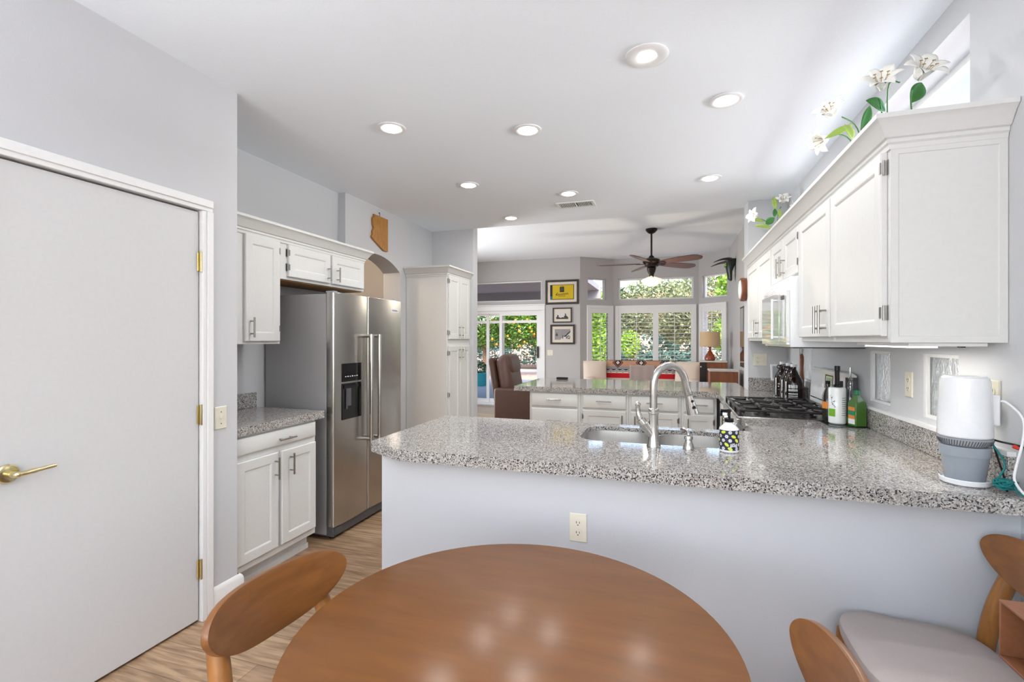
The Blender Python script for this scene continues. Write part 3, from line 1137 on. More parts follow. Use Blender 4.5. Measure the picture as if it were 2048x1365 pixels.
# ---- near countertop, sink
SK = (-.415, .285, 2.292, 2.685)
hole = rrect(*SK, .10, 7)
XB = XR - .001
b = bm_()
poly_slab(b, [(-1.337, 1.955), (-1.125, 1.838), (XB, 1.838), (XB, 3.245), (.43, 3.245), (.43, 2.80), (.40, 2.77), (-1.337, 2.77)], .893, .915, [hole])
poly_slab(b, [(-1.337, 1.955), (-1.125, 1.838), (XB, 1.838), (XB, 3.245), (.43, 3.245), (.43, 2.80), (.40, 2.77), (-1.337, 2.77)], .866, .893, [rrect(-.47, .345, 2.235, 2.735, .10, 7)])
ct = ob('countertop', b, 'granite', flat=True, label='large grey speckled stone peninsula countertop holding the sink', cat='countertop', origin=(0, 2.3, .866))
ob('backsplash', B(XR - .021, XB, 1.95, 3.245, .9155, 1.02), 'granite', ct, bev=.002)
struct('trim_7', B(XR - .024, XR - .0005, 1.95, 3.245, 1.0205, 1.036), 'trim')
t = empty('kitchen_sink', (-.06, 2.49, .7), 'double-bowl stainless steel undermount sink in the peninsula', 'sink')
for x0, x1 in ((-.43, -.075), (-.055, .30)):
    b = bm_()
    y0, y1 = 2.277, 2.70
    L0 = rrect(x0, x1, y0, y1, .11, 7)
    L1 = rrect(x0 + .006, x1 - .006, y0 + .006, y1 - .006, .10, 7)
    L2 = rrect(x0 + .03, x1 - .03, y0 + .03, y1 - .03, .08, 7)
    rings = [[b.verts.new((x, y, z)) for x, y in L] for L, z in ((L0, .8925), (L1, .891), (L1, .71), (L2, .685))]
    for a, c in zip(rings, rings[1:]):
        for k in range(len(a)):
            b.faces.new((a[k], a[(k + 1) % len(a)], c[(k + 1) % len(a)], c[k]))
    b.faces.new(rings[-1])
    bw = ob('bowl', b, 'sinksteel', t, solid=.0015)
    b = bm_()
    cx, cy = (x0 + x1) / 2, 2.49
    lathe(b, [(.055, .0), (.055, .003), (.04, .003), (.035, .0)], (cx, cy, .6865), 24)
    ob('drain', b, 'chrome', bw)
ob('divider', B(-.078, -.052, 2.30, 2.68, .71, .872), 'sinksteel', t, bev=.008)

# faucet
t = empty('kitchen_faucet', (-.061, 2.245, .915), 'brushed nickel gooseneck faucet with pull-down spray head', 'faucet')
fx, fy = -.061, 2.245
b = bm_()
lathe(b, [(.031, .9155), (.031, .921), (.026, .94), (.0215, .98), (.020, 1.03), (.020, 1.06), (.023, 1.063), (.023, 1.068), (.020, 1.071), (.020, 1.076), (.023, 1.079), (.023, 1.084), (.0175, 1.088)], (fx, fy, 0), 24)
ob('body', b, 'chrome', t)
b = bm_()
dx, dy = .145 / .165, .08 / .165
pts = [(fx, fy, 1.085), (fx, fy, 1.17)]
R = .078
for k in range(15):
    a = PI * k / 14 * 1.0
    r_ = R * (1 - math.cos(a))
    pts.append((fx + dx * r_, fy + dy * r_, 1.19 + R * 1.15 * math.sin(a)))
end = V(pts[-1])
pts.append(tuple(end + V((dx * .012, dy * .012, -.035))))
tube(b, pts, .0165, 14)
ob('gooseneck_spout', b, 'chrome', t)
b = bm_()
e2 = V(pts[-1])
dr = V((dx * .25, dy * .25, -.97)).normalized()
tube(b, [e2, e2 + dr * .012, e2 + dr * .015, e2 + dr * .05, e2 + dr * .10], [.0175, .018, .0165, .021, .0265], 16)
sh = ob('spray_head', b, 'chrome', t)
b = bm_()
side = V((dy, -dx, 0)).normalized()
for d_, rr in ((.04, .006), (.070, .009)):
    c = e2 + dr * d_
    q = c + side * (.0195 + d_ * .04)
    tube(b, [q - side * .004, q + side * .001], rr, 10)
ob('spray_button', b, 'blackm', sh)
b = bm_()
h0 = V((fx - .004, fy - .004, .965))
hd = V((-.062, -.006, .082)).normalized()
tube(b, [h0, h0 + hd * .05, h0 + hd * .062, h0 + hd * .066, h0 + hd * .088, h0 + hd * .09], [.018, .022, .025, .021, .021, .014], 14)
tp = h0 + hd * .09
tube(b, smooth_path([tp, tp + V((-.008, 0, .03)), tp + V((-.01, 0, .065)), tp + V((-.012, 0, .068))], 4), [.0125] * 4 + [.0105] * 4 + [.0135] * 4 + [.0145], 12)
ob('lever_handle', b, 'chrome', t)

t = empty('soap_pump', (.087, 2.245, .915), 'short brushed nickel soap pump set in the counter beside the faucet', 'soap dispenser')
b = bm_()
lathe(b, [(.024, .9155), (.024, .921), (.019, .938), (.016, .942), (.0145, .955), (.0185, .958), (.0185, .966), (.017, .972), (.006, .976)], (.087, 2.245, 0), 20)
ob('body', b, 'chrome', t)
b = bm_()
tube(b, smooth_path([(.087, 2.245, .974), (.086, 2.25, .985), (.077, 2.262, .994), (.062, 2.285, .994), (.058, 2.292, .988)], 5), [.008] * 5 + [.0075] * 10 + [.006] * 5 + [.005], 10)
ob('spout', b, 'chrome', t)

# hand soap bottle with lemon print
t = empty('soap_bottle', (.25, 2.245, .915), 'printed lemon-and-blossom hand soap bottle with black pump', 'bottle')
cx, cy, R = .25, 2.245, .0395
b = bm_()
lathe(b, [(.035, .9155), (.039, .919), (R, .925), (R, 1.013), (.038, 1.017), (.0165, 1.038), (.0165, 1.042)], (cx, cy, 0), 32)
bt = ob('bottle_body', b, 'whitegloss', t)
def wrap(bm, poly, r_, z0, a0):
    """print patch: polygon in (arc, z) wrapped on the bottle"""
    vs = [bm.verts.new((cx + (r_) * math.sin(a0 + p[0] / r_), cy - (r_) * math.cos(a0 + p[0] / r_), z0 + p[1])) for p in poly]
    c = bm.verts.new(sum((v.co for v in vs), V()) / len(vs))
    dirv = V((c.co.x - cx, c.co.y - cy, 0)).normalized()
    c.co = V((cx, cy, c.co.z)) + dirv * r_
    for i in range(len(vs)):
        bm.faces.new((vs[i], vs[(i + 1) % len(vs)], c))
ell = lambda rx, rz, n=14, rot=0: [(rx * math.cos(2 * PI * k / n) * math.cos(rot) - rz * math.sin(2 * PI * k / n) * math.sin(rot), rx * math.cos(2 * PI * k / n) * math.sin(rot) + rz * math.sin(2 * PI * k / n) * math.cos(rot)) for k in range(n)]
b = bm_()
for k in range(48):
    a = 2 * PI * k / 48
    a2 = 2 * PI * (k + 1) / 48
    if math.sin(a * 1 + 0) > -2:
        z0, z1 = .927, 1.011
        vs = [b.verts.new((cx + (R + .0004) * math.cos(q), cy + (R + .0004) * math.sin(q), z)) for q, z in ((a, z0), (a2, z0), (a2, z1), (a, z1))]
        b.faces.new(vs)
ob('print_ground', b, 'print_navy', bt)
b = bm_()
b3 = bm_()
rr = random.Random(3)
k = 0
for row in range(5):
    for col in range(9):
        a0 = 2 * PI * (col + .5 * (row % 2)) / 9
        z = .934 + row * .0172
        if (row + col) % 3 == 0:
            b2 = bm_()
            wrap(b2, ell(.0105, .0062, 14, rr.uniform(-.8, .8)), R + .0010, z, a0)
            ob('printed_lemon', b2, 'lbl_yellow', bt)
        else:
            for q in range(6):
                an = 2 * PI * q / 6
                wrap(b, [(x + .0045 * math.cos(an), y + .0045 * math.sin(an)) for x, y in ell(.0036, .0026, 8, an)], R + .0008, z, a0)
            wrap(b3, ell(.0018, .0018, 8), R + .0013, z, a0)
ob('blossom_pattern', b, 'print_white', bt)
ob('blossom_centres', b3, 'print_navy', bt)
b = bm_()
wrap(b, [(-.016, -.011), (.016, -.011), (.016, .008), (-.013, .008)], R + .0015, .948, .35)
lb = ob('label_panel', b, 'print_white', bt)
b = bm_()
for i in range(4):
    for j in range(7):
        if rr.random() < .85:
            wrap(b, [(x * .6 + (j - 3) * .0038, y * .5) for x, y in ((-.002, -.0016), (.002, -.0016), (.002, .0016), (-.002, .0016))], R + .0018, .953 - i * .004, .35)
ob('label_print', b, 'print_navy', bt)
b = bm_()
lathe(b, [(.0185, 1.0425), (.0185, 1.058), (.012, 1.06), (.006, 1.062), (.005, 1.085), (.009, 1.086), (.009, 1.096)], (cx, cy, 0), 20)
box(b, cx - .034, cx + .006, cy - .008, cy + .008, 1.083, 1.096)
box(b, cx - .036, cx - .026, cy - .008, cy + .008, 1.066, 1.09)
ob('pump', b, 'black', t, bev=.001)

# sink base and corner cabinets (under the counters)
def carcass(bm, x0, x1, y0, y1, z0, z1, th=.018):
    box(bm, x0, x0 + th, y0, y1, z0, z1)
    box(bm, x1 - th, x1, y0, y1, z0, z1)
    box(bm, x0, x1, y0, y0 + th, z0, z1)
    box(bm, x0, x1, y1 - th, y1, z0, z1)
    box(bm, x0, x1, y0, y1, z0, z0 + th)
t = empty('base_cabinet', (-.4, 2.4, 0), 'white base cabinets behind the peninsula half wall, under the sink', 'cabinet')
b = bm_()
carcass(b, -1.262, .44, 2.052, 2.715, .1, .865)
box(b, -1.25, .44, 2.06, 2.65, 0, .1)
ob('body', b, 'cab', t)
frS = Fr((0, 2.715, 0), (-1, 0, 0), (0, 1, 0))
for x0, x1 in ((-.43, -.02), (0, .41), (.43, .83), (.85, 1.25)):
    cab_door(frS, x0, x1, .13, .84, t, (x1 - .04, .66, .79))
t = empty('base_cabinet', (.75, 2.9, 0), 'white base cabinet on the near side of the range', 'cabinet')
b = bm_()
carcass(b, .46, XR - .002, 2.73, 3.235, .1, .865)
box(b, .52, XR - .002, 2.74, 3.23, 0, .1)
ob('body', b, 'cab', t)
frQ = Fr((.46, 0, 0), (0, 1, 0), (-1, 0, 0))
cab_door(frQ, 2.80, 3.22, .13, .84, t, (3.18, .66, .79))
t = empty('base_cabinet', (.75, 4.4, 0), 'white base cabinet on the far side of the range', 'cabinet')
b = bm_()
carcass(b, .46, XR - .002, 4.03, 4.76, .1, .865)
box(b, .52, XR - .002, 4.04, 4.76, 0, .1)
ob('body', b, 'cab', t)
cab_door(frQ, 4.05, 4.60, .13, .84, t, (4.09, .66, .79))

# ---- range
GY0, GY1 = 3.252, 4.012
t = empty('gas_range', (.75, 3.63, 0), 'stainless gas range with black cast iron grates', 'range')
b = bm_()
box(b, .45, XR - .03, GY0, GY1, .03, .905)
ob('body', b, 'steel', t, bev=.003)
b = bm_()
box(b, .415, XR - .06, GY0, GY1, .9055, .920)
ob('cooktop', b, 'steel', t, bev=.004)
b = bm_()
box(b, .405, .449, GY0 + .003, GY1 - .003, .80, .905)
ob('control_fascia', b, 'steel', t, bev=.004)
for k in range(5):
    b = bm_()
    lathe(b, [(.02, 0), (.018, -.03), (.012, -.032)], (.404, GY0 + .11 + k * .135, .85), 18, 'x')
    ob('knob', b, 'chrome', t)
b = bm_()
box(b, .425, .4495, GY0 + .006, GY1 - .006, .20, .79)
od = ob('oven_door', b, 'steel', t, bev=.004)
b = bm_()
tube(b, [(.385, GY0 + .06, .735), (.385, GY1 - .06, .735)], .012, 12)
for y in (GY0 + .09, GY1 - .09):
    tube(b, [(.425, y, .735), (.385, y, .735)], .009, 10)
ob('handle', b, 'chrome', od)
ob('window', B(.4235, .4255, GY0 + .15, GY1 - .15, .33, .62), 'black', od)
ob('drawer', B(.43, .4495, GY0 + .006, GY1 - .006, .05, .19), 'steel', t, bev=.004)
for gi in range(3):
    y0 = GY0 + .012 + gi * .247
    y1 = y0 + .243
    b = bm_()
    x0, x1 = .428, .965
    zt = .958
    r_ = .0075
    fl = lambda p, q: tube(b, [p, q], r_, 6)
    fl((x0, y0, zt), (x1, y0, zt)); fl((x0, y1, zt), (x1, y1, zt)); fl((x0, y0, zt), (x0, y1, zt)); fl((x1, y0, zt), (x1, y1, zt))
    for q in range(1, 5):
        yy = y0 + (y1 - y0) * q / 5
        fl((x0 - .001, yy, zt), (x0 + .03, yy, zt - .022))
    for cxx in (x0 + .14, x1 - .14):
        cyy = (y0 + y1) / 2
        for an in range(6):
            a = PI / 6 + an * PI / 3
            ex = cxx + .115 * math.cos(a)
            ey = cyy + .115 * math.sin(a)
            fl((cxx + .03 * math.cos(a), cyy + .03 * math.sin(a), zt + .002), (ex, ey, zt))
        fl((cxx, y0, zt), (cxx, y0 + .05, zt))
        fl((cxx, y1, zt), (cxx, y1 - .05, zt))
    fl(((x0 + x1) / 2, y0, zt), ((x0 + x1) / 2, y1, zt))
    for x in (x0, x1):
        for y in (y0, y1):
            fl((x, y, zt), (x, y, .9205))
    ob('grate', b, 'iron', t)
    for cxx in (x0 + .14, x1 - .14):
        b = bm_()
        lathe(b, [(.045, .9205), (.045, .928), (.03, .93), (.03, .938), (.026, .942)], (cxx, (y0 + y1) / 2, 0), 20)
        ob('burner', b, 'iron', t)
# back guard, slightly tilted
b = bm_()
poly_slab(b, [(.985, .921), (1.03, .921), (1.045, 1.185), (1.02, 1.20), (1.0, 1.195)], GY0 + .01, GY1 - .004, pm=lambda x, y, z: (x, z, y))
bgd = ob('back_guard', b, 'whitegloss', t, bev=.004)
b = bm_()
box(b, .984, 1.04, GY0, GY0 + .0095, .925, 1.175)
ob('end_cap', b, 'fr_dark', bgd)
frG = Fr((.9935, 0, 0), (0, 1, 0), (-1, 0, 0))
def guard(bm, a0, a1, b0, b1, c):
    vs = []
    for a, bb in ((a0, b0), (a1, b0), (a1, b1), (a0, b1)):
        x = .985 + .015 * (bb - .921) / .274 - c
        vs.append(bm.verts.new((x, a, bb)))
    bm.faces.new(vs)
ob('clock_bezel', quick(lambda b: guard(b, 3.52, 3.68, 1.075, 1.165, .0012)), 'black', bgd)
ob('clock_display', quick(lambda b: guard(b, 3.53, 3.66, 1.082, 1.158, .0018)), 'lcd', bgd)
b = bm_()
for k in range(4):
    guard(b, 3.545 + k * .027, 3.56 + k * .027, 1.10, 1.11, .0024)
    guard(b, 3.545 + k * .027, 3.553 + k * .027, 1.115, 1.145, .0024)
ob('clock_digits', b, 'ink', bgd)
b = bm_()
guard(b, GY0 + .02, GY1 - .02, .985, .992, .0015)
ob('vent_slot', b, 'black', bgd)

# ---- far countertop + bar cabinets
b = bm_()
poly_slab(b, [(.43, 4.02), (XB, 4.02), (XB, 5.034), (.726, 5.034), (.726, 5.85), (-1.42, 5.85), (-1.522, 5.76), (-1.522, 4.75), (.36, 4.75), (.43, 4.68)], .866, .915)
ct2 = ob('countertop', b, 'granite', flat=True, label='grey speckled stone bar countertop between range and family room', cat='countertop', origin=(0, 5.2, .866))
ob('backsplash', boxes((XR - .021, XB, 4.02, 5.034, .9155, 1.02), (.728, XR - .022, 5.014, 5.034, .9155, 1.035)), 'granite', ct2, bev=.002)
frK = Fr((0, 4.785, 0), (1, 0, 0), (0, -1, 0))
BCG = 'white base cabinets under the bar counter'
bars = [(-1.36, -.832, 'leftmost white bar cabinet, a stack of two drawers beside the recliner', 'dd'),
        (-.830, -.362, 'white bar cabinet with drawer over door, second from the recliner', 'r'),
        (-.360, .118, 'white bar cabinet with drawer over door, behind the faucet spout', 'l'),
        (.120, .428, 'narrow white bar cabinet with drawer over door, next to the range corner', 'l')]
for x0, x1, lb, kd in bars:
    t = empty('base_cabinet', ((x0 + x1) / 2, 5.1, 0), lb, 'cabinet', BCG)
    b = bm_()
    box(b, x0, x1, 4.785, 5.398, .1, .864)
    box(b, x0 + .001, x1 - .001, 4.85, 5.398, 0, .1)
    ob('body', b, 'cab', t, bev=.001)
    m_ = (x0 + x1) / 2
    drawer(frK, x0 + .022, x1 - .024, .715, .848, t, (.79, m_ - .075, m_ + .075))
    if kd == 'dd':
        drawer(frK, x0 + .022, x1 - .024, .43, .695, t, (.575, m_ - .075, m_ + .075))
        drawer(frK, x0 + .022, x1 - .024, .13, .41, t, (.30, m_ - .075, m_ + .075))
    else:
        ha = x1 - .06 if kd == 'r' else x0 + .06
        cab_door(frK, x0 + .022, x1 - .024, .13, .695, t, (ha, .52, .66), x0 + .022 if kd == 'r' else x1 - .024, (.63,))

# ================================================================== CEILING LIGHTS, VENT, FAN
DL = 'round recessed ceiling downlights'
lamps = [(-.094, 2.31, 'round eyeball ceiling downlight with wide trim, nearest the camera', True),
         (.305, 2.874, 'recessed ceiling downlight nearest the lilies and clerestory window', False),
         (-1.637, 2.61, 'recessed ceiling downlight nearest the left door wall', False),
         (-.839, 2.899, 'recessed ceiling downlight over the middle of the peninsula', False),
         (-1.615, 3.772, 'recessed ceiling downlight in front of the refrigerator', False),
         (-.852, 4.269, 'recessed ceiling downlight just before the air vent', False),
         (.327, 4.218, 'recessed ceiling downlight above the far range counter', False),
         (-1.615, 4.935, 'recessed ceiling downlight in front of the pantry', False)]
for x, y, lb, eye in lamps:
    t = empty('ceiling_downlight', (x, y, ZC), lb, 'ceiling light', DL)
    ro, ri = (.098, .040) if eye else (.088, .056)
    b = bm_()
    lathe(b, [(ro, ZC - .001), (ro, ZC - .005), (ro - .01, ZC - .009), (ri + .008, ZC - .007), (ri, ZC - .003)], (x, y, 0), 36)
    ob('trim_ring', b, 'trim', t)
    b = bm_()
    lathe(b, [(ri - .001, ZC - .007), (ri - .004, ZC - .0105), (ri * .5, ZC - .0125)], (x, y, 0), 32)
    ob('lens', b, 'lamp_on', t)
    light('downlight_beam', 'AREA', (x, y, ZC - .02), 6.3, (1, .99, .98), (0, 0, 0), shape='DISK', size=ri * 2)
t = empty('air_vent', (-.848, 4.62, ZC), 'white louvered air vent in the kitchen ceiling', 'vent')
b = bm_()
frings(b, Fr((-.848, 4.62, ZC), (1, 0, 0), (0, 0, -1)), 0, 0, 0, 0, [(0, 0)]) if False else None
b = boxes((-1.03, -.665, 4.525, 4.545, ZC - .012, ZC - .001), (-1.03, -.665, 4.695, 4.715, ZC - .012, ZC - .001), (-1.03, -1.005, 4.545, 4.695, ZC - .012, ZC - .001), (-.69, -.665, 4.545, 4.695, ZC - .012, ZC - .001), (-.855, -.842, 4.545, 4.695, ZC - .012, ZC - .001))
ob('frame', b, 'trim', t, bev=.002)
ob('duct_opening', B(-1.005, -.69, 4.545, 4.695, ZC - .003, ZC - .001), 'slot', t)
b = bm_()
for k in range(20):
    x = -.998 + k * .0157
    if abs(x + .8485) < .012:
        continue
    box(b, x, x + .0055, 4.545, 4.695, ZC - .011, ZC - .004)
ob('louvers', b, 'trim', t)

fxx, fyy = -.232, 7.45
t = empty('ceiling_fan', (fxx, fyy, ZF), 'dark bronze five-blade ceiling fan with lit glass shades', 'ceiling fan')
b = bm_()
lathe(b, [(.085, ZF - .001), (.085, ZF - .02), (.055, ZF - .055), (.03, ZF - .07), (.016, ZF - .072)], (fxx, fyy, 0), 28)
ob('canopy', b, 'bronze', t)
b = bm_()
tube(b, [(fxx, fyy, ZF - .07), (fxx, fyy, 2.62)], .0135, 12)
ob('downrod', b, 'bronze', t)
b = bm_()
lathe(b, [(.018, 2.655), (.035, 2.64), (.045, 2.615), (.10, 2.60), (.125, 2.585), (.128, 2.55), (.10, 2.53), (.095, 2.505), (.10, 2.50), (.10, 2.488), (.06, 2.48)], (fxx, fyy, 0), 32)
ob('motor_housing', b, 'bronze', t)
for k in range(5):
    a = math.radians(39 + 72 * k)
    mt = Matrix.Translation((fxx, fyy, 2.535)) @ Matrix.Rotation(a, 4, 'Z') @ Matrix.Rotation(math.radians(-14), 4, 'X')
    b = bm_()
    outl = []
    n = 18
    for q in range(n + 1):
        s = q / n
        x = .16 + .65 * s
        wv = .05 + .042 * math.sin(min(1, s * 1.15) * PI * .62)
        if s > .82:
            wv *= math.sqrt(max(0.02, 1 - ((s - .82) / .18) ** 2))
        outl.append((x, wv))
    loop = outl + [(x, -wv) for x, wv in outl[::-1]]
    poly_slab(b, loop, -.004, .004)
    b.transform(mt)
    bl = ob('blade', b, 'blade', t)
    b = bm_()
    box(b, .09, .22, -.022, .022, -.012, -.0045)
    box(b, .19, .23, -.03, .03, -.011, -.0045)
    b.transform(mt)
    ob('blade_iron', b, 'bronze', bl)
b = bm_()
lathe(b, [(.06, 2.482), (.068, 2.46), (.055, 2.41), (.036, 2.37), (.034, 2.33), (.02, 2.32)], (fxx, fyy, 0), 24)
ob('light_kit', b, 'bronze', t)
for k in range(3):
    a = math.radians(-95 + 120 * k)
    d = V((math.cos(a), math.sin(a), 0))
    ax = (d * .66 + V((0, 0, -.75))).normalized()
    c = V((fxx, fyy, 2.335)) + d * .02
    prof = [(.018, 0), (.024, .015), (.048, .05), (.074, .09), (.082, .115), (.080, .118)]
    b = bm_()
    lathe(b, prof, (0, 0, 0), 22)
    b.transform(Matrix.Translation(c) @ ax.to_track_quat('Z', 'Y').to_matrix().to_4x4())
    ob('glass_shade', b, 'fanlamp', t)
light('fan_lamp_glow', 'POINT', (fxx, fyy - .05, 2.12), 18, (1, .86, .68), shadow_soft_size=.10)

# ================================================================== WALL DEVICES
def outlet(loc, fr, label, gang=1, toggle=False, w_=.07, h_=.115):
    t = empty('wall_outlet' if not toggle else 'light_switch', loc, label, 'outlet' if not toggle else 'switch')
    a, z = 0, 0
    W = w_ / 2 + (.023 if gang == 2 else 0)
    b = bm_()
    frings(b, fr, -W, W, -h_ / 2, h_ / 2, [(0, .0006), (0, .004), (.003, .006)])
    ob('cover_plate', b, 'almond', t)
    if toggle:
        b = bm_()
        fbox(b, fr, -.005, .005, -.002, .014, .006, .016)
        ob('toggle', b, 'almond', t)
        b = bm_()
        for zz in (-.03, .03):
            c = fr.p(0, zz, .006)
            tube(b, [c, c + fr.n * .001], .003, 8)
        ob('screw', b, 'slot', t)
    cols = (-.023,) if gang == 2 else (0,)
    if not toggle:
        for cxx in cols:
            for zz in (-.02, .02):
                b = bm_()
                c = fr.p(cxx, zz, .006)
                tube(b, [c, c + fr.n * .002], .0165, 18)
                rc = ob('receptacle', b, 'almond', t)
                b = bm_()
                fbox(b, fr, cxx - .0075, cxx - .005, zz - .002, zz + .007, .008, .0086)
                fbox(b, fr, cxx + .005, cxx + .0075, zz - .002, zz + .006, .008, .0086)
                tube(b, [fr.p(cxx, zz - .008, .008), fr.p(cxx, zz - .008, .0086)], .0025, 8)
                ob('slots', b, 'slot', rc)
        if gang == 2:
            b = bm_()
            fbox(b, fr, .018, .028, -.002, .014, .006, .016)
            ob('toggle', b, 'almond', t)
    return t


nY = (0, -1, 0)
outlet((-.345, PW, .635), Fr((-.345, PW, .635), (1, 0, 0), nY), 'almond duplex outlet on the peninsula half wall above the table')
outlet((.832, 5.035, 1.205), Fr((.832, 5.035, 1.205), (1, 0, 0), nY), 'wide almond outlet and switch plate on the stub wall', 2)
outlet((XR, 2.66, 1.19), Fr((XR, 2.66, 1.19), (0, 1, 0), (-1, 0, 0)), 'pale outlet plate on the wall between the two block-glass windows')
outlet((XR, 2.06, 1.2), Fr((XR, 2.06, 1.2), (0, 1, 0), (-1, 0, 0)), 'almond outlet plate behind the white countertop composter')
outlet((XL, 1.888, .993), Fr((XL, 1.888, .993), (0, 1, 0), (1, 0, 0)), 'almond light switch beside the left door casing', 1, True)
outlet((-2.27, YF, 1.13), Fr((-2.27, YF, 1.13), (1, 0, 0), nY), 'small almond switch plate under the pictures on the far wall', 2, True)

# wooden state-shaped board
t = empty('wooden_board', (-2.744, 4.13, 2.45), 'honey-coloured wooden board cut in a state outline, hung over the arch', 'wall decoration')
o_ = [(4.035, 2.625), (4.278, 2.625), (4.278, 2.295), (4.20, 2.295), (4.005, 2.385), (3.995, 2.40), (4.012, 2.42), (4.008, 2.45), (4.02, 2.47), (4.03, 2.49), (4.015, 2.515), (4.012, 2.57), (4.02, 2.595), (4.035, 2.59)]
b = bm_()
poly_slab(b, o_, -2.744, -2.724, pm=lambda x, y, z: (z, x, y))
ob('board', b, 'azwood', t, bev=.002)
b = bm_()
tube(b, [(-2.744, 4.14, 2.66), (-2.73, 4.14, 2.66)], .004, 8)
tube(b, [(-2.732, 4.14, 2.66), (-2.732, 4.14, 2.62)], .0025, 8)
ob('hanger', b, 'slot', t)

# wall clock on the end of the stub wall
t = empty('wall_clock', (.727, 5.155, 1.885), 'round wood-rimmed clock hung on the end of the stub wall', 'clock')
b = bm_()
lathe(b, [(.108, -.001), (.115, -.02), (.113, -.05), (.102, -.056), (.095, -.052)], (.727, 5.155, 1.885), 40, 'x')
ob('rim', b, 'walnut', t)
b = bm_()
lathe(b, [(.096, -.052), (.085, -.060), (.03, -.064)], (.727, 5.155, 1.885), 40, 'x')
ob('face', b, 'white', t)

# carved skull
t = empty('skull_carving', (1.05, 8.7, 2.5), 'dark green carved horned skull mounted on the right wall', 'wall decoration')
b = bm_()
sk = [(1.02, 8.62, 2.72, .10, .075), (.985, 8.62, 2.665, .115, .085), (.97, 8.62, 2.60, .09, .08), (.965, 8.62, 2.52, .062, .07), (.97, 8.62, 2.44, .05, .06), (.975, 8.62, 2.385, .045, .05), (.985, 8.62, 2.365, .02, .02)]
prev = None
for x, y, z, rx, ry in sk:
    ring = [b.verts.new((x + rx * .75 * math.cos(2 * PI * k / 16), y + ry * 1.3 * math.sin(2 * PI * k / 16), z)) for k in range(16)]
    if prev:
        for k in range(16):
            b.faces.new((prev[k], prev[(k + 1) % 16], ring[(k + 1) % 16], ring[k]))
    else:
        b.faces.new(ring[::-1])
    prev = ring
b.faces.new(prev)
ob('skull', b, 'skull', t)
for sy in (-1, 1):
    b = bm_()
    tube(b, smooth_path([(.98, 8.62 + sy * .08, 2.70), (.93, 8.62 + sy * .16, 2.705), (.82, 8.62 + sy * .22, 2.69), (.70, 8.62 + sy * .24, 2.645)], 6), [.036 - .0018 * k for k in range(19)], 12)
    ob('horn', b, 'horn', t)
    b = bm_()
    tube(b, smooth_path([(.91, 8.62 + sy * .07, 2.65), (.895, 8.62 + sy * .05, 2.63), (.895, 8.62 + sy * .065, 2.605), (.91, 8.62 + sy * .085, 2.62)], 4), .008, 8)
    ob('eye_socket', b, 'leaf2', t)

# pictures on the far wall
def picture(x0, x1, z0, z1, label, fw, mw, art):
    fr = Fr(((x0 + x1) / 2, YF, (z0 + z1) / 2), (1, 0, 0), nY)
    W, Hh = (x1 - x0) / 2, (z1 - z0) / 2
    t = empty('picture_frame', fr.o, label, 'picture')
    b = bm_()
    for a in ((-W, W, Hh - fw, Hh), (-W, W, -Hh, -Hh + fw), (-W, -W + fw, -Hh + fw, Hh - fw), (W - fw, W, -Hh + fw, Hh - fw)):
        fbox(b, fr, *a, .001, .028)
    ob('frame', b, 'frame', t, bev=.003)
    ob('mat_board', quick(lambda b: fbox(b, fr, -W + fw, W - fw, -Hh + fw, Hh - fw, .004, .012)), 'mat_board', t)
    art(fr, t, W - fw - mw, Hh - fw - mw)
    ob('glazing', quick(lambda b: fbox(b, fr, -W + fw, W - fw, -Hh + fw, Hh - fw, .018, .02)), 'glass', t)


def art_flag(fr, t, w_, h_):
    p = ob('print', quick(lambda b: fbox(b, fr, -w_, w_, -h_, h_, .012, .0135)), 'ink', t)
    ob('yellow_field', quick(lambda b: fbox(b, fr, -w_ + .05, w_ - .012, -h_ + .012, h_ - .01, .0136, .0142)), 'yellow', p)
    ob('teal_corner', quick(lambda b: fbox(b, fr, -w_, -w_ + .05, -h_, -h_ + .07, .0136, .0141)), 'teal_ink', p)
    b = bm_()
    fbox(b, fr, -.045, .045, .0, .10, .0143, .0147)
    for k in (-.03, .0, .03):
        fbox(b, fr, k - .008, k + .008, .10, .125 - abs(k) * .3, .0143, .0147)
    pts = []
    for k in range(70):
        s = k / 69
        pts.append(fr.p(-.125 + .25 * s, -.045 + .016 * math.sin(s * 42) + .02 * (s - .5), .0148))
    tube(b, pts, .004, 5)
    tube(b, [fr.p(-.125, -.065, .0148), fr.p(-.10, -.02, .0148), fr.p(-.085, -.012, .0148)], .005, 5)
    for k in range(11):
        fbox(b, fr, -.075 + k * .0135, -.066 + k * .0135, -.088, -.076, .0143, .0147)
    ob('crest_and_script', b, 'ink', p)
    b = bm_()
    fbox(b, fr, -.028, .028, .025, .08, .0148, .015)
    ob('crest_detail', b, 'photo_d', p)


def art_city(fr, t, w_, h_):
    p = ob('print', quick(lambda b: fbox(b, fr, -w_, w_, -h_, h_, .012, .0135)), 'photo_l', t)
    b = bm_()
    prof = [(-w_, .2), (-w_ * .85, .55), (-w_ * .72, .8), (-w_ * .6, .45), (-w_ * .4, .15), (-w_ * .1, .25), (w_ * .1, .35), (w_ * .3, .2), (w_ * .45, .85), (w_ * .55, 1.0), (w_ * .65, .6), (w_ * .85, .4), (w_, .25)]
    for (xa, ha), (xb, hb) in zip(prof, prof[1:]):
        fbox(b, fr, xa, xb, -h_, -h_ + (ha + hb) * h_ * .8, .0136, .0145)
    ob('building_silhouettes', b, 'photo_d', p)


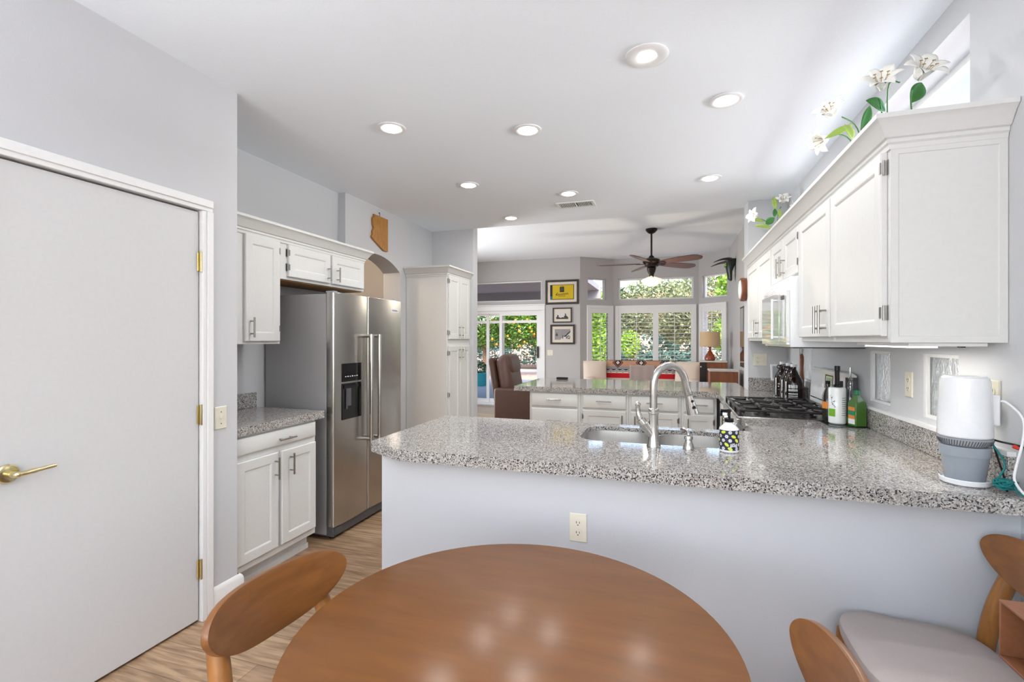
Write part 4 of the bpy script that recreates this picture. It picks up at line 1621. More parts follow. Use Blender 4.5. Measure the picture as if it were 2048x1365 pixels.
def art_road(fr, t, w_, h_):
    p = ob('print', quick(lambda b: fbox(b, fr, -w_, w_, -h_, h_, .012, .0135)), 'photo', t)
    b = bm_()
    poly_slab(b, [(-w_ * .3, -h_), (w_, -h_), (w_, h_ * .7)], .0136, .0143, pm=lambda x, y, z: tuple(fr.p(x, y, z)))
    ob('pale_crowd_area', b, 'photo_l', p)
    b = bm_()
    poly_slab(b, [(w_ * .15, -h_ * .45), (w_, h_ * .72), (w_, h_ * .4), (w_ * .4, -h_ * .45)], .0144, .0148, pm=lambda x, y, z: tuple(fr.p(x, y, z)))
    r2 = random.Random(5)
    for k in range(14):
        x = r2.uniform(0, w_ * .95)
        z = r2.uniform(-h_ * .95, -h_ * .4)
        fbox(b, fr, x, x + .012, z, z + .03, .0144, .0148)
    lathe(b, [(.025, 0), (.02, .02), (.01, .035)], fr.p(-w_ * .7, -h_ * .1, .0146), 8) if False else None
    fbox(b, fr, -w_ * .85, -w_ * .6, -h_ * .3, h_ * .1, .0144, .0148)
    fbox(b, fr, -w_ * .78, -w_ * .70, h_ * .1, h_ * .35, .0144, .0148)
    ob('dark_figures', b, 'photo_d', p)


picture(-2.365, -1.685, 2.11, 2.60, 'large dark-framed picture with a yellow printed flag, topmost on the far wall', .04, .055, art_flag)
picture(-2.215, -1.825, 1.74, 2.04, 'small dark-framed black and white skyline photograph, middle of three', .022, .05, art_city)
picture(-2.265, -1.765, 1.305, 1.70, 'dark-framed black and white photograph of a diagonal road, lowest of three', .035, .055, art_road)

# ================================================================== FAMILY ROOM FURNITURE
def cushion(bm, x0, x1, y0, y1, z0, z1, r):
    rounded_box(bm, x0, x1, y0, y1, z0, z1, r, 4)


t = empty('recliner', (-2.0, 7.0, 0), 'dark brown leather recliner beyond the bar counter', 'armchair')
for y0, y1, nm in ((6.58, 6.76, 'armrest'), (7.30, 7.48, 'armrest')):
    b = bm_()
    rounded_box(b, -2.42, -1.55, y0, y1, .06, .685, .035)
    ob(nm, b, 'leather2', t)
b = bm_()
rounded_box(b, -2.30, -1.52, 6.765, 7.295, .10, .50, .05)
ob('seat_cushion', b, 'leather', t)
b = bm_()
rounded_box(b, -.11, .0, 6.72, 7.34, -.08, .70, .05)
b.transform(Matrix.Translation((-2.36, 0, .44)) @ Matrix.Rotation(math.radians(-10), 4, 'Y'))
ob('back_shell', b, 'leather2', t)
b = bm_()
rounded_box(b, .005, .22, 6.72, 7.34, .02, .70, .10, 6)
rounded_box(b, .03, .25, 6.75, 7.31, .40, .72, .10, 6)
b.transform(Matrix.Translation((-2.36, 0, .44)) @ Matrix.Rotation(math.radians(-10), 4, 'Y'))
ob('back_cushion', b, 'leather', t)
b = bm_()
box(b, -2.35, -1.6, 6.62, 7.44, 0, .10)
ob('base', b, 'blackm', t)

t = empty('sofa', (-.42, 8.85, 0), 'cream upholstered sofa in front of the bay window', 'sofa')
b = bm_()
rounded_box(b, -1.42, .50, 8.55, 9.45, .05, .42, .04)
ob('base', b, 'sofa', t)
for x0, x1 in ((-1.22, -.47), (-.46, .30)):
    b = bm_()
    rounded_box(b, x0, x1, 8.50, 9.10, .42, .60, .06)
    ob('seat_cushion', b, 'sofa', t)
for x0, x1 in ((-1.24, -.46), (-.45, .32)):
    b = bm_()
    rounded_box(b, x0, x1, 9.10, 9.34, .58, .975, .08, 5)
    ob('back_cushion', b, 'sofa', t)
b = bm_()
rounded_box(b, -1.24, .32, 9.34, 9.46, .05, .93, .05)
ob('back_frame', b, 'sofa', t)
for x0, x1 in ((-1.44, -1.245), (.325, .52)):
    b = bm_()
    rounded_box(b, x0, x1, 8.52, 9.44, .05, .72, .07)
    ob('arm', b, 'sofa', t)
for x0, x1, a, lbl in ((-1.46, -1.13, 14, 'cream square throw pillow at the left end of the sofa'), (.17, .49, -14, 'cream square throw pillow at the lamp end of the sofa')):
    b = bm_()
    n = 10
    W = .21
    gr = [[None] * (n + 1) for _ in range(n + 1)]
    for sgn in (1, -1):
        g = [[None] * (n + 1) for _ in range(n + 1)]
        for i in range(n + 1):
            for j in range(n + 1):
                p, q = -1 + 2 * i / n, -1 + 2 * j / n
                h = .07 * (1 - p ** 2) ** .5 * (1 - q ** 2) ** .5 if abs(p) < 1 and abs(q) < 1 else 0
                pin = 1 - .06 * (p * p * (1 - q * q) + q * q * (1 - p * p)) * -1
                g[i][j] = b.verts.new((p * W, sgn * h, q * W))
        for i in range(n):
            for j in range(n):
                b.faces.new((g[i][j], g[i + 1][j], g[i + 1][j + 1], g[i][j + 1]))
    bmesh.ops.remove_doubles(b, verts=b.verts, dist=1e-4)
    b.transform(Matrix.Translation(((x0 + x1) / 2, 8.97, .80)) @ Matrix.Rotation(math.radians(a), 4, 'Z') @ Matrix.Rotation(math.radians(-14), 4, 'X'))
    ob('throw_pillow', b, 'sofa', label=lbl, cat='pillow', origin=((x0 + x1) / 2, 9.0, .6))


def drape(name, x0, x1, yf, zt, zb, m, label, cat):
    """cloth hanging over the sofa back cushions: front fall, top, short back fall"""
    b = bm_()
    nx = 14
    prof = [(yf, zb)] + [(yf - .004, zb + (zt - .05 - zb) * k / 6) for k in range(1, 7)] + [(yf + .02, zt - .012), (yf + .06, zt), (yf + .14, zt + .004), (yf + .20, zt - .01), (yf + .235, zt - .05)]
    rows = []
    for i in range(nx + 1):
        x = x0 + (x1 - x0) * i / nx
        rows.append([b.verts.new((x, y + .004 * math.sin(x * 40), z)) for y, z in prof])
    for a, c in zip(rows, rows[1:]):
        for j in range(len(prof) - 1):
            b.faces.new((a[j], a[j + 1], c[j + 1], c[j]))
    return ob(name, b, m, label=label, cat=cat, origin=((x0 + x1) / 2, yf, zb), solid=.006)


drape('patterned_blanket', -1.09, .165, 9.082, 1.005, .585, 'blanket', 'red, black and tan patterned blanket draped over the sofa back', 'blanket')
drape('grey_throw', -.67, -.215, 9.066, .955, .59, 'throw', 'plain grey throw hung over the middle of the patterned blanket', 'blanket')

def walnut_cab(x0, x1, y0, y1, zt, label, dark_left):
    t = empty('side_cabinet', ((x0 + x1) / 2, (y0 + y1) / 2, 0), label, 'side table')
    b = bm_()
    box(b, x0, x1, y0, y1, .06, zt - .025)
    ob('body', b, 'walnut', t, bev=.003)
    ob('top', B(x0 - .008, x1 + .008, y0 - .008, y1 + .008, zt - .0245, zt), 'stone_top', t, bev=.003)
    if dark_left:
        ob('door', B(x0 - .012, x0 + .10, y0 - .014, y0 - .0005, .07, zt - .03), 'cab_dark', t, label='black door')
        b = bm_()
        lathe(b, [(.008, 0), (.012, -.014), (.008, -.02)], (x0 + .005, y0 - .014, zt - .10), 12, 'y')
        ob('knob', b, 'white', t)
    b = bm_()
    for x in (x0 + .03, x1 - .03):
        for y in (y0 + .03, y1 - .03):
            box(b, x - .015, x + .015, y - .015, y + .015, 0, .06)
    ob('plinth_feet', b, 'cab_dark', t)
    return t


walnut_cab(.535, .955, 8.86, 9.22, 1.032, 'tall walnut side cabinet with a black door under the table lamp', True)
walnut_cab(.60, .985, 7.72, 8.1, .945, 'lower walnut side cabinet with a pale top, in front of the lamp cabinet', False)
t = empty('table_lamp', (.70, 9.04, 1.032), 'turned wood table lamp with a tan drum shade', 'lamp')
b = bm_()
lathe(b, [(.07, 1.033), (.088, 1.045), (.09, 1.075), (.075, 1.12), (.045, 1.165), (.022, 1.20), (.016, 1.23), (.024, 1.265), (.026, 1.272), (.008, 1.275)], (.70, 9.04, 0), 32)
ob('base', b, 'lampwood', t)
b = bm_()
lathe(b, [(.165, 1.275), (.168, 1.277), (.163, 1.532), (.160, 1.532)], (.70, 9.04, 0), 40, cap=False)
ob('drum_shade', b, 'shade', t, solid=.003)
b = bm_()
tube(b, [(.70, 9.04, 1.27), (.70, 9.04, 1.50)], .005, 8)
lathe(b, [(.02, 1.34), (.03, 1.39), (.02, 1.43)], (.70, 9.04, 0), 14)
tube(b, [(.54, 9.04, 1.50), (.86, 9.04, 1.50)], .003, 6)
ob('bulb_and_harp', b, 'white', t)
# tv
t = empty('television', (XR, 6.9, 1.45), 'black flat television on the family room side wall, seen edge-on', 'television')
ob('casing', B(.965, 1.0, 6.36, 7.40, 1.02, 1.85), 'blackm', t, bev=.004)
M['tv_screen'] = mat('dark_mirror_screen', S(120, 118, 120), .04, metal=.75)
ob('screen', B(.9632, .9648, 6.385, 7.375, 1.05, 1.825), 'tv_screen', t)
ob('wall_bracket', B(1.0005, XR - .001, 6.7, 7.1, 1.25, 1.6), 'blackm', t)
# remote on bar
b = bm_()
rounded_box(b, -1.29, -1.15, 5.70, 5.76, .916, .94, .01, 3)
ob('remote_control', b, 'blackm', label='small dark remote lying near the left end of the bar counter', cat='remote', origin=(-1.22, 5.73, .916))

# ================================================================== COUNTER OBJECTS, RIGHT SIDE
def growler(x, y, label, prints, m):
    t = empty('glass_growler', (x, y, .915), label, 'bottle', 'dark glass growlers on the far counter')
    b = bm_()
    z = .9155
    lathe(b, [(.058, z), (.064, z + .006), (.065, z + .02), (.065, z + .145), (.06, z + .17), (.038, z + .215), (.022, z + .245), (.019, z + .25), (.019, z + .27)], (x, y, 0), 32)
    g = ob('glass_body', b, 'brownglass', t)
    b = bm_()
    lathe(b, [(.022, z + .270), (.0225, z + .288), (.02, z + .291)], (x, y, 0), 24)
    ob('cap', b, 'print_white', t)
    b = bm_()
    tube(b, smooth_path([(x - .018, y, z + .255), (x - .034, y, z + .262), (x - .04, y, z + .245), (x - .03, y, z + .232)], 4), .005, 8)
    ob('neck_loop', b, 'brownglass', g)
    b = bm_()
    rr = random.Random(int(x * 1000))
    for (zz, hh, cnt, wd) in prints:
        for k in range(cnt):
            a0 = -.75 + k * (1.0 / cnt)
            R_ = .0657
            a1 = a0 + (1.0 / cnt) * wd
            vs = [b.verts.new((x + R_ * math.sin(q), y - R_ * math.cos(q), z + zq)) for q, zq in ((a0, zz), (a1, zz), (a1, zz + hh * rr.uniform(.7, 1)), (a0, zz + hh))]
            b.faces.new(vs)
    ob('printed_lettering', b, m, g)
    return t


growler(.925, 4.20, 'dark glass growler with white lettering, nearest of the three', [(.11, .025, 4, .8), (.085, .018, 5, .75), (.06, .012, 7, .8), (.045, .008, 9, .8), (.033, .006, 8, .8)], 'print_white')
growler(.935, 4.39, 'dark glass growler with a blue printed band, middle of the three', [(.10, .03, 5, .8), (.06, .034, 4, .9)], 'print_blue')
growler(.935, 4.62, 'dark glass growler with faint pale lettering, farthest by the screen', [(.10, .012, 6, .6), (.08, .01, 4, .5), (.055, .005, 9, .5)], 'almond')
t = empty('weather_display', (.965, 4.945, .915), 'small white-framed grey display screen leaning in the counter corner', 'display')
mt = Matrix.Translation((.985, 4.93, .9175)) @ Matrix.Rotation(math.radians(-12), 4, 'X') @ Matrix.Translation((0, 0, .115))
b = boxes((-.06, .06, -.008, .008, -.115, .065),)
b = boxes((-.06, .06, -.008, .008, -.008, .145))
b.transform(Matrix.Translation((.965, 4.945, 1.026)) @ Matrix.Rotation(math.radians(-10), 4, 'X'))
ob('casing', b, 'white', t, bev=.004)
b = boxes((-.045, .045, -.0092, -.0082, .012, .125))
b.transform(Matrix.Translation((.965, 4.945, 1.026)) @ Matrix.Rotation(math.radians(-10), 4, 'X'))
ob('screen', b, 'grey_ring', t)
b = boxes((-.03, .03, -.01, .03, 0, .111))
b.transform(Matrix.Translation((.965, 4.945, .9155)))
ob('stand', b, 'white', t)
# wooden knife handle block behind the growlers
t = empty('pepper_mill', (1.0, 4.28, .915), 'slim brown wooden mill standing behind the dark growlers', 'mill')
b = bm_()
lathe(b, [(.022, .9155), (.022, .95), (.014, .98), (.017, 1.10), (.013, 1.18), (.016, 1.22), (.016, 1.265), (.006, 1.285)], (1.0, 4.28, 0), 18)
ob('mill_body', b, 'walnut', t)

# oil tray
t = empty('glass_tray', (.945, 3.13, .915), 'clear glass tray under the oil bottles beside the range', 'tray')
ob('tray_plate', B(.845, 1.033, 3.035, 3.247, .9165, .9215), 'tglass', t, bev=.001)
for x in (.875, 1.02):
    for y in (3.055, 3.225):
        b = bm_()
        lathe(b, [(.005, .9152), (.005, .9163)], (x, y, 0), 10)
        ob('foot', b, 'white', t)
z = .922
t = empty('oil_bottle', (.912, 3.15, z), 'tall white olive oil bottle with a black pourer on the glass tray', 'bottle')
b = bm_()
lathe(b, [(.038, z), (.043, z + .006), (.043, z + .195), (.040, z + .203), (.022, z + .205)], (.912, 3.15, 0), 28)
bd_ = ob('bottle_body', b, 'olive_lbl', t)
b = bm_()
lathe(b, [(.019, z + .205), (.019, z + .218), (.0125, z + .22), (.0125, z + .295), (.0145, z + .297), (.0145, z + .322), (.0125, z + .325)], (.912, 3.15, 0), 20)
box(b, .912, .938, 3.14, 3.16, z + .206, z + .24)
ob('pourer', b, 'black', t, bev=.001)
def patch(bm, c, R_, a0, a1, z0, z1, n=6):
    vs0 = [bm.verts.new((c[0] + R_ * math.sin(a0 + (a1 - a0) * k / n), c[1] - R_ * math.cos(a0 + (a1 - a0) * k / n), z0)) for k in range(n + 1)]
    vs1 = [bm.verts.new((c[0] + R_ * math.sin(a0 + (a1 - a0) * k / n), c[1] - R_ * math.cos(a0 + (a1 - a0) * k / n), z1)) for k in range(n + 1)]
    for k in range(n):
        bm.faces.new((vs0[k], vs0[k + 1], vs1[k + 1], vs1[k]))
ob('green_label', quick(lambda b: patch(b, (.912, 3.15), .0434, -1.45, -.5, z + .042, z + .085)), 'lbl_green', bd_)
b = bm_()
rr = random.Random(2)
for k in range(16):
    a = rr.uniform(-1.3, -.6)
    zz = z + .095 + k * .0042
    patch(b, (.912, 3.15), .0436, a, a + rr.uniform(.05, .22), zz, zz + .003, 2)
for k in range(9):
    patch(b, (.912, 3.15), .0436, .25, .25 + rr.uniform(.4, .75), z + .05 + k * .012, z + .0522 + k * .012, 3)
ob('printed_text', b, 'print_navy', bd_)
t = empty('oil_bottle', (.884, 3.217, z), 'dark glass bottle with an amber band, half hidden behind the white one', 'bottle')
b = bm_()
lathe(b, [(.026, z), (.028, z + .004), (.028, z + .15), (.012, z + .19), (.011, z + .215)], (.884, 3.217, 0), 24)
g = ob('glass_body', b, 'darkglass', t)
ob('amber_label', quick(lambda b: patch(b, (.884, 3.217), .0284, -2, 2, z + .075, z + .115, 14)), 'lbl_orange', g)
b = bm_()
lathe(b, [(.013, z + .2155), (.013, z + .235)], (.884, 3.217, 0), 16)
ob('cap', b, 'black', t)
t = empty('oil_dispenser', (.988, 3.19, z), 'clear textured glass oil dispenser with a steel pour spout', 'bottle')
b = bm_()
prof = [(.030, z)]
for k in range(17):
    prof.append((.031 + (.0016 if k % 2 else -.0008), z + .006 + k * .0085))
prof += [(.028, z + .155), (.013, z + .19), (.0125, z + .235), (.0145, z + .24)]
lathe(b, prof, (.988, 3.19, 0), 28)
g = ob('glass_body', b, 'clearglass', t)
b = bm_()
lathe(b, [(.026, z + .003), (.026, z + .03)], (.988, 3.19, 0), 20)
ob('oil', b, 'lbl_yellow', t)
b = bm_()
lathe(b, [(.010, z + .2405), (.013, z + .25), (.006, z + .262), (.0045, z + .315)], (.988, 3.19, 0), 14)
ob('pour_spout', b, 'chrome', t)
t = empty('oil_bottle', (0.986, 3.082, z), 'square green glass oil bottle with a green cap on the tray', 'bottle')
b = bm_()
def sq(h, r):
    return [V((.986 + x, 3.082 + y, z + zz)) for zz in (h,) for x, y in ((-r, -r), (r, -r), (r, r), (-r, r))]
rings = [[b.verts.new(p) for p in sq(h, r)] for h, r in ((0, .031), (.125, .031), (.165, .012), (.172, .012))]
for a, c in zip(rings, rings[1:]):
    for k in range(4):
        b.faces.new((a[k], a[(k + 1) % 4], c[(k + 1) % 4], c[k]))
b.faces.new(rings[0][::-1])
b.faces.new(rings[-1])
b.transform(Matrix.Translation((0.986, 3.082, 0)) @ Matrix.Rotation(.35, 4, 'Z') @ Matrix.Translation((-.986, -3.082, 0)))
g = ob('glass_body', b, 'greenglass', t, bev=.004, seg=3)
b = bm_()
lathe(b, [(.0155, z + .1725), (.0155, z + .196)], (0.986, 3.082, 0), 18)
ob('cap', b, 'cap_green', t)
Rz = Matrix.Translation((0.986, 3.082, 0)) @ Matrix.Rotation(.35, 4, 'Z')
def face_label(z0, z1, m, nm):
    b = bm_()
    vs = [b.verts.new(p) for p in ((-.0315, -.024, z + z0), (-.0315, .024, z + z0), (-.0315, .024, z + z1), (-.0315, -.024, z + z1))]
    b.faces.new(vs)
    b.transform(Rz)
    ob(nm, b, m, g)
face_label(.012, .04, 'print_white', 'white_label')
face_label(.04, .06, 'lbl_orange', 'orange_label')
face_label(.06, .085, 'cap_green', 'green_label')
face_label(.085, .105, 'lbl_orange', 'fruit_label')

# countertop composter
cx, cy = .945, 1.995
t = empty('countertop_composter', (cx, cy, .915), 'white and blue-grey countertop composter on a white saucer', 'appliance')
z = .9155
b = bm_()
lathe(b, [(.058, z), (.064, z + .004), (.066, z + .018), (.064, z + .02), (.06, z + .012), (.05, z + .01)], (cx, cy, 0), 40)
ob('saucer', b, 'white', t)
b = bm_()
lathe(b, [(.05, z + .0125), (.052, z + .016), (.0615, z + .095), (.0655, z + .096), (.0665, z + .128), (.06, z + .129)], (cx, cy, 0), 40)
ob('bucket', b, 'grey_pot', t)
b = bm_()
lathe(b, [(.058, z + .130), (.064, z + .134), (.0705, z + .150), (.071, z + .156), (.06, z + .157)], (cx, cy, 0), 48)
rg = ob('vent_ring', b, 'grey_ring', t)
b = bm_()
for k in range(60):
    a = 2 * PI * k / 60
    r0, r1 = .0648, .0715
    p0 = V((cx + r0 * math.cos(a), cy + r0 * math.sin(a), z + .134))
    p1 = V((cx + r1 * math.cos(a + .05), cy + r1 * math.sin(a + .05), z + .1505))
    tube(b, [p0, p1], .0013, 4)
ob('vent_slits', b, 'fr_dark', rg)
b = bm_()
lathe(b, [(.068, z + .1575), (.0712, z + .162), (.0705, z + .20), (.066, z + .31), (.0645, z + .340), (.061, z + .353), (.053, z + .359), (.03, z + .361)], (cx, cy, 0), 48)
ob('dome_lid', b, 'whitegloss', t)
b = bm_()
box(b, cx + .052, cx + .078, cy - .035, cy - .010, z + .20, z + .30)
ob('port_cover', b, 'white', t, bev=.004)
# adapter and cords
t = empty('power_adapter', (XR - .01, 2.02, 1.12), 'small black power adapter plugged in behind the composter', 'adapter')
ob('plug_block', B(XR - .04, XR - .0092, 2.035, 2.075, 1.145, 1.19), 'blackm', t, bev=.004)
b = bm_()
tube(b, smooth_path([(XR - .03, 2.04, 1.145), (XR - .032, 2.02, 1.08), (XR - .03, 1.985, 1.01), (XR - .04, 1.93, .95), (XR - .05, 1.90, .921)], 8), .0028, 8)
ob('cable', b, 'blackm', t)
b = bm_()
tube(b, smooth_path([(cx + .075, cy - .02, 1.19), (1.03, 1.95, 1.195), (1.05, 1.91, 1.15), (1.045, 1.90, 1.08), (1.02, 1.885, 1.0), (1.015, 1.88, .96), (1.03, 1.865, .925), (1.045, 1.85, .92)], 8), .0036, 8)
ob('power_cable', b, 'white', label='white power cord looping from the composter lid to the counter', cat='cord', origin=(1.03, 1.9, .92))
b = bm_()
rr = random.Random(11)
pts = [(cx + .06, 1.985, 1.062), (.995, 1.935, 1.05), (1.015, 1.925, 1.0), (1.0, 1.92, .965), (.985, 1.91, .935)]
for k in range(34):
    a = k * 2.1
    pts.append((.998 + .024 * math.cos(a) + rr.uniform(-.008, .008), 1.893 + .020 * math.sin(a) + rr.uniform(-.006, .006), .930 + .028 * abs(math.sin(k * .9))))
pts += [(1.02, 1.875, .925), (1.035, 1.86, .921), (1.045, 1.845, .9205)]
tube(b, smooth_path(pts, 4), .0031, 6)
ob('extension_cord', b, 'teal_cord', label='bundled teal extension cord heaped beside the composter', cat='cord', origin=(1.0, 1.9, .92))
t = empty('black_cord', (1.03, 1.95, .92), 'thin black cord with a red connector running to the wall behind the composter', 'cord')
b = bm_()
tube(b, smooth_path([(cx + .068, 1.98, 1.068), (1.02, 1.955, 1.066), (1.045, 1.93, 1.062), (XR - .004, 1.88, 1.06)], 6), .0032, 8)
ob('cable', b, 'blackm', t)
b = bm_()
tube(b, [(1.038, 1.925, 1.058), (1.042, 1.905, 1.054)], [.007, .005], 8)
ob('connector', b, 'red', t)

# ================================================================== LILIES
def petal_mesh(bm, mt, L=.085, W=.021, th0=18, th1=118, az=0):
    n = 8
    x, zz = .004, .012
    rows = []
    for i in range(n + 1):
        s = i / n
        wd = W * (math.sin(PI * min(1, .12 + s * .88) ** .9) ** .8 if s < 1 else 0) + .0008
        th = math.radians(th0 + (th1 - th0) * s ** 1.4)
        row = []
        for q in (-1, -.5, 0, .5, 1):
            lx = x
            cup = -.18 * wd * (1 - q * q)
            p = V((lx * 1.0 + cup * math.cos(th), q * wd, zz - cup * 0 + .15 * wd * abs(q)))
            row.append(bm.verts.new(mt @ (Matrix.Rotation(az, 4, 'Z') @ p)))
        rows.append(row)
        x += L / n * math.sin(th)
        zz += L / n * math.cos(th)
    for a, c in zip(rows, rows[1:]):
        for j in range(4):
            bm.faces.new((a[j], a[j + 1], c[j + 1], c[j]))


def lily_bunch(loc, label, flowers, leaves, stems):
    t = empty('lily_bouquet', loc, label, 'flowers', 'artificial white lilies on the wall cabinets')
    for c, ax, sc in flowers:
        mt = Matrix.Translation(c) @ V(ax).normalized().to_track_quat('Z', 'Y').to_matrix().to_4x4() @ Matrix.Scale(sc, 4)
        b = bm_()
        for k in range(6):
            petal_mesh(b, mt, .088 if k % 2 else .082, .024 if k % 2 else .018, 15, 112 + 14 * (k % 2), k * PI / 3)
        fl = ob('flower', b, 'petal', t, solid=.0008)
        b = bm_()
        for k in range(6):
            a = k * PI / 3 + .5
            e = V((.02 * math.cos(a), .02 * math.sin(a), .062))
            tube(b, [mt @ V((0, 0, .012)), mt @ e], .0008, 5)
            tube(b, [mt @ (e - V((.004, 0, 0))), mt @ (e + V((.004, 0, .001)))], .0018, 5)
        ob('stamens', b, 'stamen', fl)
    for c, d, L, W, m in leaves:
        b = bm_()
        d = V(d).normalized()
        sd = d.cross(V((.35, -.9, .25))).normalized()
        nr = sd.cross(d)
        n = 10
        rows = []
        for i in range(n + 1):
            s = i / n
            wd = W * math.sin(PI * (.03 + .96 * s)) ** .85
            cpt = V(c) + d * L * s - nr * .18 * L * s * s
            rows.append([b.verts.new(cpt + sd * wd * q + nr * .25 * wd * abs(q)) for q in (-1, -.5, 0, .5, 1)])
        for a, e in zip(rows, rows[1:]):
            for j in range(4):
                b.faces.new((a[j], a[j + 1], e[j + 1], e[j]))
        ob('leaf', b, m, t, solid=.0008)
    for pts in stems:
        b = bm_()
        tube(b, smooth_path(pts, 5), .0028, 6)
        ob('stem', b, 'leaf', t)


from math import cos, sin
cT = math.radians(YAW)
def at(u, v, d):
    """a point of the room on the sight line of a photo pixel at depth d"""
    xc, yc = (u - 1024) / F_PX, (V0 - v) / F_PX
    return V((d * (cos(cT) * xc - sin(cT)), d * (cos(cT) + sin(cT) * xc), CAM_H + d * yc))

fl = [(at(1668, 238, 2.40), (-.5, -.6, .6), 1.25), (at(1660, 275, 2.40), (-.8, -.3, -.35), 1.15),
      (at(1762, 186, 1.88), (-.25, -.75, .6), 1.2), (at(1830, 168, 1.77), (.2, -.8, .55), 1.25)]
lv = [(at(1722, 262, 2.10), (at(1744, 214, 2.10) - at(1722, 262, 2.10)), .135, .020, 'leaf'),
      (at(1770, 222, 1.92), (at(1742, 196, 1.88) - at(1770, 222, 1.92)), .10, .030, 'leaf'),
      (at(1822, 205, 1.80), (at(1844, 170, 1.80) - at(1822, 205, 1.80)), .10, .028, 'leaf'),
      (at(1704, 250, 2.30), (at(1664, 268, 2.30) - at(1704, 250, 2.30)), .13, .016, 'leaf2'),
      (at(1705, 278, 2.27), (at(1696, 252, 2.27) - at(1705, 278, 2.27)), .08, .022, 'leaf2')]
base = V((.88, 2.62, 2.17))
st = [[at(1684, 234, 2.38), at(1715, 258, 2.25), base], [at(1674, 268, 2.38), at(1700, 280, 2.30), base],
      [at(1757, 198, 1.90), at(1762, 215, 1.90), V((.90, 2.45, 2.17))], [at(1826, 180, 1.78), at(1822, 205, 1.80), V((.93, 2.3, 2.17))],
      [at(1800, 165, 1.80), at(1776, 178, 1.86), V((.90, 2.45, 2.17))]]
lily_bunch((.93, 1.80, 2.165), 'large bunch of white lilies on the near end of the wall cabinets', fl, lv, st)
fl = [(at(1516, 434, 4.05), (-.7, -.5, .1), 1.1), (at(1566, 408, 4.12), (-.1, -.75, .6), 1.1), (at(1580, 420, 4.08), (.5, -.7, .2), 1.0)]
lv = [(at(1528, 444, 4.28), (at(1506, 437, 4.35) - at(1528, 444, 4.28)), .13, .024, 'leaf2'),
      (at(1542, 456, 4.08), (at(1518, 450, 4.12) - at(1542, 456, 4.08)), .13, .022, 'leaf2'),
      (at(1550, 418, 4.08), (at(1549, 396, 4.08) - at(1550, 418, 4.08)), .11, .026, 'leaf2'),
      (at(1549, 436, 4.05), (at(1537, 444, 4.08) - at(1549, 436, 4.05)), .08, .030, 'leaf'),
      (at(1548, 434, 4.08), (at(1551, 420, 4.08) - at(1548, 434, 4.08)), .075, .020, 'leaf'),
      (at(1560, 437, 4.08), (at(1560, 420, 4.08) - at(1560, 437, 4.08)), .09, .018, 'leaf2')]
bs = V((.85, 4.45, 2.17))
st = [[at(1522, 438, 4.42), at(1535, 448, 4.28), bs], [at(1562, 414, 4.12), at(1556, 430, 4.08), bs], [at(1576, 424, 4.08), at(1564, 436, 4.08), bs]]
lily_bunch((.85, 4.45, 2.165), 'smaller bunch of white lilies at the far end of the wall cabinets', fl, lv, st)

# ================================================================== DINING TABLE AND CHAIRS
TX, TY, TR_ = -.325, .998, .478
t = empty('dining_table', (TX, TY, 0), 'round walnut-brown dining table in the foreground', 'table')
b = bm_()
lathe(b, [(TR_ - .02, .722), (TR_ - .004, .728), (TR_, .738), (TR_ - .002, .745), (TR_ - .006, .747)], (TX, TY, 0), 96)
ob('tabletop', b, 'table', t)
b = bm_()
lathe(b, [(.30, .665), (.30, .721), (.28, .721), (.28, .665)], (TX, TY, 0), 48)
ob('apron', b, 'table', t)
for k in range(4):
    a = PI / 4 + k * PI / 2
    b = bm_()
    tube(b, [(TX + .25 * math.cos(a), TY + .25 * math.sin(a), .72), (TX + .33 * math.cos(a), TY + .33 * math.sin(a), .0)], [.024, .013], 14)
    ob('leg', b, 'chairleg', t)


